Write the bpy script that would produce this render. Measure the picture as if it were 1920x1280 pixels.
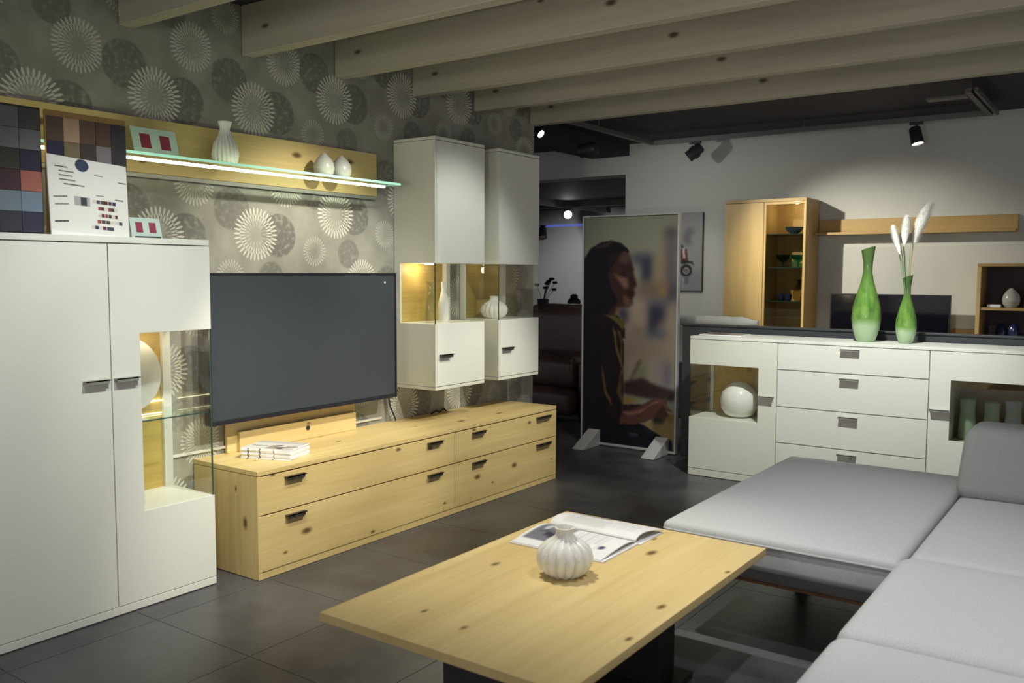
import bpy, bmesh, math, random
import numpy as np
from mathutils import Vector, Matrix
R = math.radians
random.seed(7); np.random.seed(7)
S = bpy.context.scene
COL = S.collection
for o in list(bpy.data.objects): bpy.data.objects.remove(o)

# ------------------------------------------------------------------ camera, world, lights, exposure
cd = bpy.data.cameras.new('camera'); cam = bpy.data.objects.new('camera', cd); COL.objects.link(cam)
cd.sensor_width = 36.0; cd.lens = 36.0*1658.73/1920.0; cd.clip_start = 0.05; cd.clip_end = 60
yaw, pitch, roll = R(35.4414), R(4.4382), R(0.1904)
fw = Vector((-math.sin(yaw)*math.cos(pitch), math.cos(yaw)*math.cos(pitch), -math.sin(pitch)))
rt = Vector((math.cos(yaw), math.sin(yaw), 0)); up = rt.cross(fw)
rt, up = rt*math.cos(roll)+up*math.sin(roll), up*math.cos(roll)-rt*math.sin(roll)
mw = Matrix((rt, up, -fw)).transposed().to_4x4(); mw.translation = Vector((3.8095, 0, 1.45))
cam.matrix_world = mw
cd.dof.use_dof = True; cd.dof.focus_distance = 4.9; cd.dof.aperture_fstop = 3.5
S.camera = cam
vs = S.view_settings
vs.view_transform = 'Standard'; vs.look = 'None'; vs.gamma = 1.0; vs.exposure = 0.0; vs.use_curve_mapping = False
w = bpy.data.worlds.new('world'); S.world = w; w.use_nodes = True
bg = w.node_tree.nodes['Background']; bg.inputs[0].default_value = (0.94, 0.93, 1.0, 1); bg.inputs[1].default_value = 0.55
S.cycles.transparent_max_bounces = 24

def spot(name, loc, aim, watts, deg=70, blend=0.6, color=(1, .95, .80), size=.04):
    l = bpy.data.lights.new(name, 'SPOT'); l.energy = watts; l.spot_size = R(deg); l.spot_blend = blend
    l.color = color; l.shadow_soft_size = size
    o = bpy.data.objects.new(name, l); COL.objects.link(o); o.location = loc
    o.rotation_euler = (Vector(aim)-Vector(loc)).to_track_quat('-Z', 'Y').to_euler()
    return o
WARM = (1.0, .95, .80); NEUT = (.97, 1.0, .94); COOL = (.96, .98, 1.0)
spot('spot_light', (1.75, 2.05, 2.60), (.36, 2.05, .95), 125, 64, .9, NEUT)
spot('spot_light', (2.45, 2.70, 2.60), (.45, 2.98, .42), 270, 42, .8, WARM)
spot('spot_light', (1.70, 3.36, 2.60), (.05, 3.30, 1.20), 215, 54, .7, WARM)
spot('spot_light', (1.75, 4.02, 2.60), (.30, 4.30, 1.25), 72, 56, .7, NEUT)
spot('spot_light', (2.40, 4.64, 2.60), (.48, 4.50, .38), 230, 42, .8, WARM)
spot('spot_light', (1.55, 2.72, 2.60), (1.98, 2.66, .45), 165, 62, 1.0, WARM)
spot('spot_light', (3.10, 2.70, 2.60), (3.15, 3.10, .45), 100, 82, .9, COOL)
spot('spot_light', (3.70, 2.03, 2.60), (3.65, 2.30, .45), 78, 80, .9, COOL)
spot('spot_light', (2.70, 4.02, 2.60), (2.65, 3.95, .45), 45, 70, .9, COOL)
spot('spot_light', (2.45, 4.64, 2.60), (2.30, 5.88, .90), 255, 74, .8, NEUT)
spot('spot_light', (.33, 6.25, 2.66), (1.90, 8.35, 1.20), 340, 52, .9, WARM)
spot('back_wall_fill', (-.10, 6.30, 2.42), (.10, 8.40, 1.5), 38, 95, 1.0, NEUT)  # added fill that lifts the back wall, no fixture there
spot('banner_fill', (1.05, 5.30, 2.60), (.35, 6.45, .8), 36, 70, 1.0, WARM)  # added fill that brightens the banner
def bulb(name, loc, watts, color, size):
    l = bpy.data.lights.new(name, 'POINT'); l.energy = watts; l.color = color; l.shadow_soft_size = size
    o = bpy.data.objects.new(name, l); COL.objects.link(o); o.location = loc; return o
bulb('rear_fill', (5.3, -1.3, 1.75), 50, (1, .96, .86), .30)  # two soft fills added behind the camera, no lamps stand there
bulb('rear_fill', (1.4, -1.6, 1.75), 45, (1, .96, .86), .30)
spot('beam_fill', (3.2, -.8, 1.2), (2.0, 3.6, 2.65), 120, 60, 1.0, WARM, .10)  # fill added behind the camera to lift the beam undersides
spot('spot_light', (1.65, 1.40, 2.60), (.35, 2.62, .20), 75, 40, .9, WARM)
spot('spot_light', (.95, 7.55, 2.66), (.70, 7.10, 1.0), 16, 60, .9, NEUT)

# ------------------------------------------------------------------ helpers
WL = {}                                     # world location of every parent
def thing(name, label, cat, loc=(0, 0, 0), group=None, rotz=0):
    o = bpy.data.objects.new(name, None); COL.objects.link(o); o.location = loc; o.rotation_euler = (0, 0, rotz)
    o.empty_display_size = .05
    o['label'] = label; o['category'] = cat
    if group: o['group'] = group
    WL[o.name] = Vector(loc); return o
def tag(o, label=None, cat=None, group=None, kind=None):
    if label: o['label'] = label
    if cat: o['category'] = cat
    if group: o['group'] = group
    if kind: o['kind'] = kind
    return o

class MB:
    def __init__(s): s.v = []; s.f = []
    def box(s, x0, x1, y0, y1, z0, z1):
        n = len(s.v)
        s.v += [(x0,y0,z0),(x1,y0,z0),(x1,y1,z0),(x0,y1,z0),(x0,y0,z1),(x1,y0,z1),(x1,y1,z1),(x0,y1,z1)]
        s.f += [tuple(n+i for i in q) for q in ((0,3,2,1),(4,5,6,7),(0,1,5,4),(1,2,6,5),(2,3,7,6),(3,0,4,7))]
        return s
    def obox(s, c, sx, sy, sz, M):
        n = len(s.v); c = Vector(c)
        for dz in (-1, 1):
            for dx, dy in ((-1,-1),(1,-1),(1,1),(-1,1)):
                s.v.append(tuple(c + M @ Vector((dx*sx/2, dy*sy/2, dz*sz/2))))
        s.f += [tuple(n+i for i in q) for q in ((0,3,2,1),(4,5,6,7),(0,1,5,4),(1,2,6,5),(2,3,7,6),(3,0,4,7))]
        return s
    def prism(s, poly, ax, d0, d1):         # poly in the two other axes (order x,y,z without ax)
        n = len(s.v); k = len(poly)
        def mk(p, d):
            return {'x': (d, p[0], p[1]), 'y': (p[0], d, p[1]), 'z': (p[0], p[1], d)}[ax]
        s.v += [mk(p, d0) for p in poly] + [mk(p, d1) for p in poly]
        s.f += [tuple(range(n, n+k)), tuple(range(n+2*k-1, n+k-1, -1))]
        s.f += [(n+i, n+k+i, n+k+(i+1) % k, n+(i+1) % k) for i in range(k)]
        return s
    def lathe(s, prof, c=(0, 0, 0), seg=32, ribs=0, depth=0.0, cap=True, shear=None):
        n = len(s.v); m = len(prof)
        for i, p in enumerate(prof):
            r, z = p[0], p[1]; dp = p[2] if len(p) > 2 else 1.0
            for k in range(seg):
                a = 2*math.pi*k/seg
                rr = r*(1-depth*dp*(1-abs(math.cos(ribs*a/2)))) if ribs else r
                zz = z
                if shear and i >= shear[0]: zz = z + shear[1]*rr*math.cos(a)
                s.v.append((c[0]+rr*math.cos(a), c[1]+rr*math.sin(a), c[2]+zz))
        for i in range(m-1):
            for k in range(seg):
                a, b = n+i*seg+k, n+i*seg+(k+1) % seg
                s.f.append((a, b, b+seg, a+seg))
        if cap:
            s.f.append(tuple(n+k for k in reversed(range(seg))))
        return s
    def tube(s, pts, r, seg=8, cap=True):
        pts = [Vector(p) for p in pts]; n = len(s.v); m = len(pts)
        rs = r if isinstance(r, (list, tuple)) else [r]*m
        for i, p in enumerate(pts):
            d = (pts[min(i+1, m-1)]-pts[max(i-1, 0)]).normalized()
            a = d.cross(Vector((0, 0, 1)))
            if a.length < 1e-3: a = d.cross(Vector((1, 0, 0)))
            a.normalize(); b = d.cross(a)
            for k in range(seg):
                t = 2*math.pi*k/seg
                s.v.append(tuple(p + (a*math.cos(t)+b*math.sin(t))*rs[i]))
        for i in range(m-1):
            for k in range(seg):
                a, b = n+i*seg+k, n+i*seg+(k+1) % seg
                s.f.append((a, b, b+seg, a+seg))
        if cap:
            s.f.append(tuple(n+k for k in reversed(range(seg)))); s.f.append(tuple(n+(m-1)*seg+k for k in range(seg)))
        return s
    def rbox(s, x0, x1, y0, y1, z0, z1, r, n=6, crown=0.0, tilt=None, grid=10):
        c0 = Vector((x0+r, y0+r, z0+r)); c1 = Vector((x1-r, y1-r, z1-r))
        def ticks(a, b, g):
            e = [a + r*(1-math.cos(t*math.pi/2/n)) for t in range(n+1)]
            mid = [a+r+(b-a-2*r)*i/g for i in range(1, g)]
            return e + mid + [a+b-q for q in reversed(e)]
        X, Y, Z = ticks(x0, x1, grid), ticks(y0, y1, grid), ticks(z0, z1, 2)
        idx = {}
        def vert(x, y, z):
            k = (round(x, 5), round(y, 5), round(z, 5))
            if k in idx: return idx[k]
            p = Vector((x, y, z)); q = Vector([min(max(p[i], c0[i]), c1[i]) for i in range(3)])
            d = p-q
            if d.length > 1e-9: p = q + d.normalized()*r
            if crown:
                u = (p.x-x0)/(x1-x0)*2-1; v = (p.y-y0)/(y1-y0)*2-1
                f = max(0, 1-u**4)*max(0, 1-v**4)*max(0, (p.z-z0)/(z1-z0))
                p = p + Vector((0, 0, crown*f))
            if tilt: p = tilt(p)
            s.v.append(tuple(p)); idx[k] = len(s.v)-1; return idx[k]
        def quads(A, B, mk, flip):
            for i in range(len(A)-1):
                for j in range(len(B)-1):
                    q = [mk(A[i], B[j]), mk(A[i+1], B[j]), mk(A[i+1], B[j+1]), mk(A[i], B[j+1])]
                    if flip: q.reverse()
                    if len(set(q)) > 2: s.f.append(tuple(dict.fromkeys(q)))
        quads(X, Y, lambda a, b: vert(a, b, z0), True); quads(X, Y, lambda a, b: vert(a, b, z1), False)
        quads(X, Z, lambda a, b: vert(a, y0, b), False); quads(X, Z, lambda a, b: vert(a, y1, b), True)
        quads(Y, Z, lambda a, b: vert(x0, a, b), True); quads(Y, Z, lambda a, b: vert(x1, a, b), False)
        return s
    def build(s, name, mat, parent=None, smooth=False, bevel=0.0, world=True, angle=40):
        off = WL.get(parent.name, Vector((0, 0, 0))) if (parent and world) else Vector((0, 0, 0))
        me = bpy.data.meshes.new(name)
        me.from_pydata([(a-off.x, b-off.y, c-off.z) for a, b, c in s.v], [], s.f)
        bm = bmesh.new(); bm.from_mesh(me); bmesh.ops.recalc_face_normals(bm, faces=bm.faces); bm.to_mesh(me); bm.free()
        me.materials.append(mat)
        o = bpy.data.objects.new(name, me); COL.objects.link(o)
        if parent: o.parent = parent
        WL[o.name] = off if parent else Vector((0, 0, 0))
        if bevel:
            md = o.modifiers.new('bevel', 'BEVEL'); md.width = bevel; md.segments = 2; md.limit_method = 'ANGLE'
            smooth = True
        if smooth:
            me.shade_smooth()
            if not bevel:
                try: me.set_sharp_from_angle(angle=R(angle))
                except Exception: pass
            else:
                md = o.modifiers.new('wn', 'WEIGHTED_NORMAL')
        return o
def copy_tree(o, parent=None, **kw):
    c = o.copy(); COL.objects.link(c)
    if parent is not None: c.parent = parent
    for ch in list(o.children): copy_tree(ch, c)
    for k, v in kw.items(): c[k] = v
    WL[c.name] = Vector(c.location); return c

# ------------------------------------------------------------------ materials
def mat(name, col, rough=.5, metal=0, spec=.5, emit=None, estr=0, bump=None, var=None):
    m = bpy.data.materials.new(name); m.use_nodes = True; nt = m.node_tree; b = nt.nodes['Principled BSDF']
    b.inputs['Base Color'].default_value = (*col, 1); b.inputs['Roughness'].default_value = rough
    b.inputs['Metallic'].default_value = metal; b.inputs['Specular IOR Level'].default_value = spec
    if emit: b.inputs['Emission Color'].default_value = (*emit, 1); b.inputs['Emission Strength'].default_value = estr
    if bump or var:
        tc = nt.nodes.new('ShaderNodeTexCoord')
    if bump:
        n = nt.nodes.new('ShaderNodeTexNoise'); n.inputs['Scale'].default_value = bump[0]; n.inputs['Detail'].default_value = 3
        nt.links.new(tc.outputs['Object'], n.inputs['Vector'])
        bp = nt.nodes.new('ShaderNodeBump'); bp.inputs['Strength'].default_value = bump[1]; bp.inputs['Distance'].default_value = .005
        nt.links.new(n.outputs[0], bp.inputs['Height']); nt.links.new(bp.outputs[0], b.inputs['Normal'])
    if var:
        n = nt.nodes.new('ShaderNodeTexNoise'); n.inputs['Scale'].default_value = var[0]; n.inputs['Detail'].default_value = 4
        nt.links.new(tc.outputs['Object'], n.inputs['Vector'])
        r = nt.nodes.new('ShaderNodeValToRGB'); r.color_ramp.elements[0].position = .3; r.color_ramp.elements[1].position = .7
        r.color_ramp.elements[0].color = (*[c*(1-var[1]) for c in col], 1); r.color_ramp.elements[1].color = (*[min(1, c*(1+var[1])) for c in col], 1)
        nt.links.new(n.outputs[0], r.inputs[0]); nt.links.new(r.outputs[0], b.inputs['Base Color'])
    return m
def lin(*c):
    return tuple(((x/255)/12.92 if x/255 <= .04045 else ((x/255+.055)/1.055)**2.4) for x in c)

def oak(name, axis, light, dark, knots=True, rough=.45, gs=1.0, flat=None, sel=.30):
    m = bpy.data.materials.new(name); m.use_nodes = True; nt = m.node_tree; L = nt.links.new; N = nt.nodes.new
    b = nt.nodes['Principled BSDF']; b.inputs['Roughness'].default_value = rough; b.inputs['Specular IOR Level'].default_value = .35
    tc = N('ShaderNodeTexCoord')
    mp = N('ShaderNodeMapping'); sc = [9*gs]*3; sc[axis] = .7*gs; mp.inputs['Scale'].default_value = sc; L(tc.outputs['Object'], mp.inputs['Vector'])
    n1 = N('ShaderNodeTexNoise'); n1.inputs['Scale'].default_value = 1.0; n1.inputs['Detail'].default_value = 4; n1.inputs['Distortion'].default_value = .6
    L(mp.outputs[0], n1.inputs['Vector'])
    mp2 = N('ShaderNodeMapping'); sc = [70*gs]*3; sc[axis] = 2.0*gs; mp2.inputs['Scale'].default_value = sc; L(tc.outputs['Object'], mp2.inputs['Vector'])
    n2 = N('ShaderNodeTexNoise'); n2.inputs['Scale'].default_value = 1.0; n2.inputs['Detail'].default_value = 2; L(mp2.outputs[0], n2.inputs['Vector'])
    ad = N('ShaderNodeMath'); ad.operation = 'MULTIPLY_ADD'; L(n2.outputs[0], ad.inputs[0]); ad.inputs[1].default_value = .45; L(n1.outputs[0], ad.inputs[2])
    r = N('ShaderNodeValToRGB'); r.color_ramp.elements[0].position = .45; r.color_ramp.elements[1].position = .95
    r.color_ramp.elements[0].color = (*light, 1); r.color_ramp.elements[1].color = (*dark, 1); L(ad.outputs[0], r.inputs[0])
    out = r.outputs[0]
    if knots and flat is not None:
        sx3 = N('ShaderNodeSeparateXYZ'); L(tc.outputs['Object'], sx3.inputs[0]); cb = N('ShaderNodeCombineXYZ')
        other = [a for a in range(3) if a not in (axis, flat)][0]
        L(sx3.outputs[axis], cb.inputs[0]); L(sx3.outputs[other], cb.inputs[1])
        mp3 = N('ShaderNodeMapping'); mp3.inputs['Scale'].default_value = (2.4, 4.8, 1); mp3.inputs['Location'].default_value = (.37+.31*axis, .21+.17*flat, 0); L(cb.outputs[0], mp3.inputs['Vector'])
        vo = N('ShaderNodeTexVoronoi'); vo.voronoi_dimensions = '2D'; vo.inputs['Scale'].default_value = 1.0; L(mp3.outputs[0], vo.inputs['Vector'])
        nz = N('ShaderNodeMath'); nz.operation = 'MULTIPLY_ADD'; L(n2.outputs[0], nz.inputs[0]); nz.inputs[1].default_value = .05; L(vo.outputs['Distance'], nz.inputs[2])
        s0 = N('ShaderNodeSeparateColor'); L(vo.outputs['Color'], s0.inputs[0])
        sz = N('ShaderNodeMapRange'); L(s0.outputs[1], sz.inputs['Value']); sz.inputs['To Min'].default_value = 1.05; sz.inputs['To Max'].default_value = 2.4
        szm = N('ShaderNodeMath'); szm.operation = 'MULTIPLY'; L(nz.outputs[0], szm.inputs[0]); L(sz.outputs[0], szm.inputs[1]); nz = szm
        kr = N('ShaderNodeValToRGB'); e = kr.color_ramp.elements; e[0].position = .072; e[0].color = (1, 1, 1, 1); e[1].position = .15; e[1].color = (0, 0, 0, 1)
        L(nz.outputs[0], kr.inputs[0])
        sp = N('ShaderNodeSeparateColor'); L(vo.outputs['Color'], sp.inputs[0])
        gt = N('ShaderNodeMath'); gt.operation = 'GREATER_THAN'; L(sp.outputs[0], gt.inputs[0]); gt.inputs[1].default_value = sel
        mu = N('ShaderNodeMath'); mu.operation = 'MULTIPLY'; L(kr.outputs[0], mu.inputs[0]); L(gt.outputs[0], mu.inputs[1])
        mx = N('ShaderNodeMix'); mx.data_type = 'RGBA'; L(mu.outputs[0], mx.inputs[0]); L(out, mx.inputs[6]); mx.inputs[7].default_value = (light[0]*.22, light[1]*.16, light[2]*.12, 1)
        out = mx.outputs[2]
    L(out, b.inputs['Base Color'])
    return m

def glass(name, tint=(1, 1, 1), refl=1.0, rough=0.0):
    m = bpy.data.materials.new(name); m.use_nodes = True; nt = m.node_tree; nt.nodes.remove(nt.nodes['Principled BSDF'])
    t = nt.nodes.new('ShaderNodeBsdfTransparent'); t.inputs[0].default_value = (*tint, 1)
    g = nt.nodes.new('ShaderNodeBsdfGlossy'); g.inputs['Roughness'].default_value = rough; g.inputs[0].default_value = (refl, refl, refl, 1)
    lw = nt.nodes.new('ShaderNodeLayerWeight'); p5 = nt.nodes.new('ShaderNodeMath'); p5.operation = 'POWER'; nt.links.new(lw.outputs['Facing'], p5.inputs[0]); p5.inputs[1].default_value = 5.0
    f = nt.nodes.new('ShaderNodeMath'); f.operation = 'MULTIPLY_ADD'; nt.links.new(p5.outputs[0], f.inputs[0]); f.inputs[1].default_value = .90; f.inputs[2].default_value = .035
    mx = nt.nodes.new('ShaderNodeMixShader'); nt.links.new(f.outputs[0], mx.inputs[0]); nt.links.new(t.outputs[0], mx.inputs[1]); nt.links.new(g.outputs[0], mx.inputs[2])
    nt.links.new(mx.outputs[0], nt.nodes['Material Output'].inputs['Surface']); return m

OL, OD = (.68, .53, .25), (.54, .40, .165)
M = {
 'white': mat('white_lacquer', (.74, .745, .68), .42, bump=(60, .02)),
 'cream': mat('cream_lacquer', (.72, .73, .63), .42, bump=(60, .02)),
 'oak_y': oak('oak_front', 1, OL, OD, flat=0), 'oak_top': oak('oak_top', 1, OL, OD, flat=2), 'oak_z': oak('oak_side', 2, OL, OD, flat=1),
 'oak_niche': oak('oak_niche', 1, (.56, .40, .12), (.42, .29, .08), False),
 'oak_dark': oak('oak_dark', 1, (.40, .26, .09), (.28, .17, .05), False),
 'oak_rear': oak('oak_rear', 2, (.58, .41, .17), (.48, .32, .12), False),
 'oak_rear_x': oak('oak_rear_x', 0, (.50, .34, .14), (.38, .25, .09), False),
 'pine': oak('pale_pine', 0, (.47, .44, .34), (.37, .345, .265), True, .6, flat=1, sel=.62),
 'steel': mat('brushed_steel', (.30, .30, .28), .40, .35), 'bronze': mat('bronze_handle', (.075, .062, .05), .45, .6),
 'black': mat('black_plastic', (.012, .012, .018), .35), 'blackmat': mat('black_metal', (.025, .025, .028), .5),
 'alu': mat('aluminium', (.66, .66, .68), .35, .25),
 'screen': mat('tv_screen', (.040, .047, .056), .22, spec=.35), 'screen_rear': mat('rear_tv_screen', (.006, .006, .010), .08),  # tv_screen: room reflection put into the base colour
 'glass': glass('clear_glass', (.985, .992, .985)), 'glass_edge': mat('glass_edge', (.03, .075, .06), .15),
 'glass_dark': glass('smoked_glass', (.80, .80, .76)),
 'glass_green': glass('green_tint_glass', (.90, .98, .94)),
 'ceramic': mat('white_ceramic', (.78, .78, .73), .16), 'ceramic_warm': mat('cream_ceramic', (.78, .77, .66), .3),
 'ceramic_grey': mat('grey_ceramic', (.40, .41, .38), .25), 'inside': mat('vase_inside', (.05, .05, .05), .6),
 'fabric': mat('light_grey_fabric', (.50, .505, .50), .85, spec=.2, bump=(420, .25), var=(260, .10)),
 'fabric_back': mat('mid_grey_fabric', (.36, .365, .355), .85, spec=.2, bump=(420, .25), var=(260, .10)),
 'piping': mat('grey_piping', (.42, .42, .41), .7),
 'sofa_frame': mat('sofa_frame', (.20, .20, .20), .6),
 'wallw': mat('white_plaster', (.56, .56, .52), .8, bump=(40, .05)), 'wallfar': mat('far_plaster', (.58, .58, .55), .8),
 'navy': mat('navy_ceiling', (.026, .025, .044), .7), 'anthracite': mat('anthracite_panel', (.045, .052, .058), .45),
 'brown': mat('brown_leather', (.075, .045, .038), .35, bump=(25, .15)), 'whiteleather': mat('white_leather', (.70, .70, .67), .4),
 'paper': mat('white_paper', (.80, .80, .80), .5), 'paper_d': mat('dark_print', (.05, .045, .05), .5), 'ink': mat('ink', (.03, .03, .035), .6),
 'red': mat('red_print', (.26, .035, .07), .5), 'frameglass': mat('mint_glass_card', (.52, .64, .60), .2),
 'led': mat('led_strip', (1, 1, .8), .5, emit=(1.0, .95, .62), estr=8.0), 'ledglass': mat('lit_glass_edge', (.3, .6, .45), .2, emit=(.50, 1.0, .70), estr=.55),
 'lamp': mat('lamp_face', (1, 1, 1), .5, emit=(1.0, .97, .88), estr=22.0), 'blue': mat('blue_led', (.1, .15, .8), .5, emit=(.12, .18, .8), estr=.5),
 'stem': mat('grass_stem', (.16, .27, .12), .6), 'stem2': mat('straw_stem', (.55, .40, .14), .6), 'plume': mat('white_plume', (.90, .88, .82), .9),
 'dkflower': mat('dark_flower', (.03, .03, .035), .7), 'potdark': mat('slate_pot', (.03, .04, .055), .5),
 'wood_line': mat('wood_rail', (.25, .12, .05), .5), 'interior': mat('maroon_interior', (.045, .025, .028), .6),
 'dish_blue': mat('blue_bowl_glaze', (.035, .06, .085), .2), 'goblet': glass('teal_goblet', (.25, .62, .55)), 'cobalt': mat('cobalt_glaze', (.02, .03, .09), .15),
 'rail': mat('grey_rail', (.13, .13, .13), .45), 'grout': mat('floor_grout', (.085, .085, .088), .7),
}
def tile_mat():
    m = bpy.data.materials.new('slate_tile'); m.use_nodes = True; nt = m.node_tree; L = nt.links.new; N = nt.nodes.new
    b = nt.nodes['Principled BSDF']; tc = N('ShaderNodeNewGeometry')
    n = N('ShaderNodeTexNoise'); n.inputs['Scale'].default_value = 1.7; n.inputs['Detail'].default_value = 6; n.inputs['Roughness'].default_value = .6; L(tc.outputs['Position'], n.inputs['Vector'])
    r = N('ShaderNodeValToRGB'); r.color_ramp.elements[0].position = .3; r.color_ramp.elements[1].position = .72
    r.color_ramp.elements[0].color = (.032, .032, .040, 1); r.color_ramp.elements[1].color = (.118, .117, .122, 1); L(n.outputs[0], r.inputs[0]); L(r.outputs[0], b.inputs['Base Color'])
    r2 = N('ShaderNodeMapRange'); r2.inputs['To Min'].default_value = .22; r2.inputs['To Max'].default_value = .50; L(n.outputs[0], r2.inputs['Value']); L(r2.outputs[0], b.inputs['Roughness'])
    n2 = N('ShaderNodeTexNoise'); n2.inputs['Scale'].default_value = 14; n2.inputs['Detail'].default_value = 5; L(tc.outputs['Position'], n2.inputs['Vector'])
    bp = N('ShaderNodeBump'); bp.inputs['Strength'].default_value = .12; bp.inputs['Distance'].default_value = .01; L(n2.outputs[0], bp.inputs['Height']); L(bp.outputs[0], b.inputs['Normal'])
    return m
M['tile'] = tile_mat()

def wallpaper():
    m = bpy.data.materials.new('rosette_wallpaper'); m.use_nodes = True; nt = m.node_tree; L = nt.links.new
    b = nt.nodes['Principled BSDF']; b.inputs['Roughness'].default_value = .55; b.inputs['Specular IOR Level'].default_value = .3
    def mth(op, *a, clamp=False):
        n = nt.nodes.new('ShaderNodeMath'); n.operation = op; n.use_clamp = clamp
        for i, x in enumerate(a):
            if isinstance(x, (int, float)): n.inputs[i].default_value = x
            else: L(x, n.inputs[i])
        return n.outputs[0]
    g = nt.nodes.new('ShaderNodeNewGeometry'); sp = nt.nodes.new('ShaderNodeSeparateXYZ'); L(g.outputs['Position'], sp.inputs[0])
    y, z = sp.outputs['Y'], sp.outputs['Z']
    P, Q = .567, .645
    k = mth('FLOOR', mth('DIVIDE', mth('ADD', y, .06), P)); yl = mth('SUBTRACT', y, mth('MULTIPLY', k, P))
    off = mth('MULTIPLY_ADD', k, .094, -.062)
    for ki, d in ((4, .015), (5, -.051), (6, -.010), (7, .013), (8, -.05)):
        off = mth('ADD', off, mth('MULTIPLY', mth('COMPARE', k, float(ki), .5), d))
    zl = mth('SUBTRACT', z, off)
    def polar(cy, cz, Rr):
        dy = mth('SUBTRACT', yl, cy); dz = mth('WRAP', mth('SUBTRACT', zl, cz), Q/2, -Q/2)
        r = mth('DIVIDE', mth('SQRT', mth('ADD', mth('MULTIPLY', dy, dy), mth('MULTIPLY', dz, dz))), Rr)
        return r, mth('ARCTAN2', dz, dy)
    def sstep(x, a, bb):
        n = nt.nodes.new('ShaderNodeMapRange'); n.interpolation_type = 'SMOOTHSTEP'; L(x, n.inputs['Value'])
        n.inputs['From Min'].default_value = a; n.inputs['From Max'].default_value = bb; return n.outputs[0]
    def rosette(cy, cz, Rr, n, amt):
        r, t = polar(cy, cz, Rr)
        def ring(c0, hw, phase, cnt):
            wv = mth('COSINE', mth('MULTIPLY_ADD', t, float(cnt), phase))
            q = mth('DIVIDE', mth('SUBTRACT', r, c0), hw); body = mth('SUBTRACT', 1.0, mth('MULTIPLY', q, q))
            v = mth('SUBTRACT', mth('ADD', body, mth('MULTIPLY', wv, .80)), .95)
            return mth('MULTIPLY', sstep(v, -.10, .25), sstep(body, 0.0, .12))
        a = mth('MAXIMUM', ring(.84, .18, 0.0, n), ring(.62, .15, math.pi, n))
        a = mth('MAXIMUM', a, mth('MULTIPLY', ring(.38, .12, 0.0, n//2), .35))
        return mth('MULTIPLY', a, amt)
    def disc(cy, cz, Rr, amt):
        r, t = polar(cy, cz, Rr)
        return mth('MULTIPLY', mth('SUBTRACT', 1.0, sstep(r, .93, 1.02)), amt)
    white = None
    for a in ((.195, 0, .140, 34, 1.0), (.40, .272, .120, 34, .85), (.03, .43, .085, 26, .5)):
        v = rosette(*a); white = v if white is None else mth('MAXIMUM', white, v)
    halo = mth('MAXIMUM', disc(.195, 0, .085, .35), disc(.40, .272, .07, .2))
    dark = None
    for a in ((.045, .125, .112, .8), (.345, .0, .118, .9), (.29, .42, .085, .7)):
        v = disc(*a); dark = v if dark is None else mth('MAXIMUM', dark, v)
    nz = nt.nodes.new('ShaderNodeTexNoise'); nz.inputs['Scale'].default_value = 5; nz.inputs['Detail'].default_value = 6; L(g.outputs['Position'], nz.inputs['Vector'])
    n3 = nt.nodes.new('ShaderNodeTexNoise'); n3.inputs['Scale'].default_value = 38; n3.inputs['Detail'].default_value = 4; L(g.outputs['Position'], n3.inputs['Vector'])
    r = nt.nodes.new('ShaderNodeValToRGB'); r.color_ramp.elements[0].position = .32; r.color_ramp.elements[1].position = .70
    r.color_ramp.elements[0].color = (.225, .22, .185, 1); r.color_ramp.elements[1].color = (.35, .345, .295, 1); L(nz.outputs[0], r.inputs[0])
    dm = mth('MULTIPLY', dark, sstep(n3.outputs[0], .25, .55))
    mx = nt.nodes.new('ShaderNodeMix'); mx.data_type = 'RGBA'; L(dm, mx.inputs[0]); L(r.outputs[0], mx.inputs[6]); mx.inputs[7].default_value = (.15, .148, .13, 1)
    mh = nt.nodes.new('ShaderNodeMix'); mh.data_type = 'RGBA'; L(halo, mh.inputs[0]); L(mx.outputs[2], mh.inputs[6]); mh.inputs[7].default_value = (.42, .415, .36, 1)
    m2 = nt.nodes.new('ShaderNodeMix'); m2.data_type = 'RGBA'; L(white, m2.inputs[0]); L(mh.outputs[2], m2.inputs[6]); m2.inputs[7].default_value = (.58, .575, .50, 1)
    L(m2.outputs[2], b.inputs['Base Color']); return m
M['wallpaper'] = wallpaper()

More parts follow.
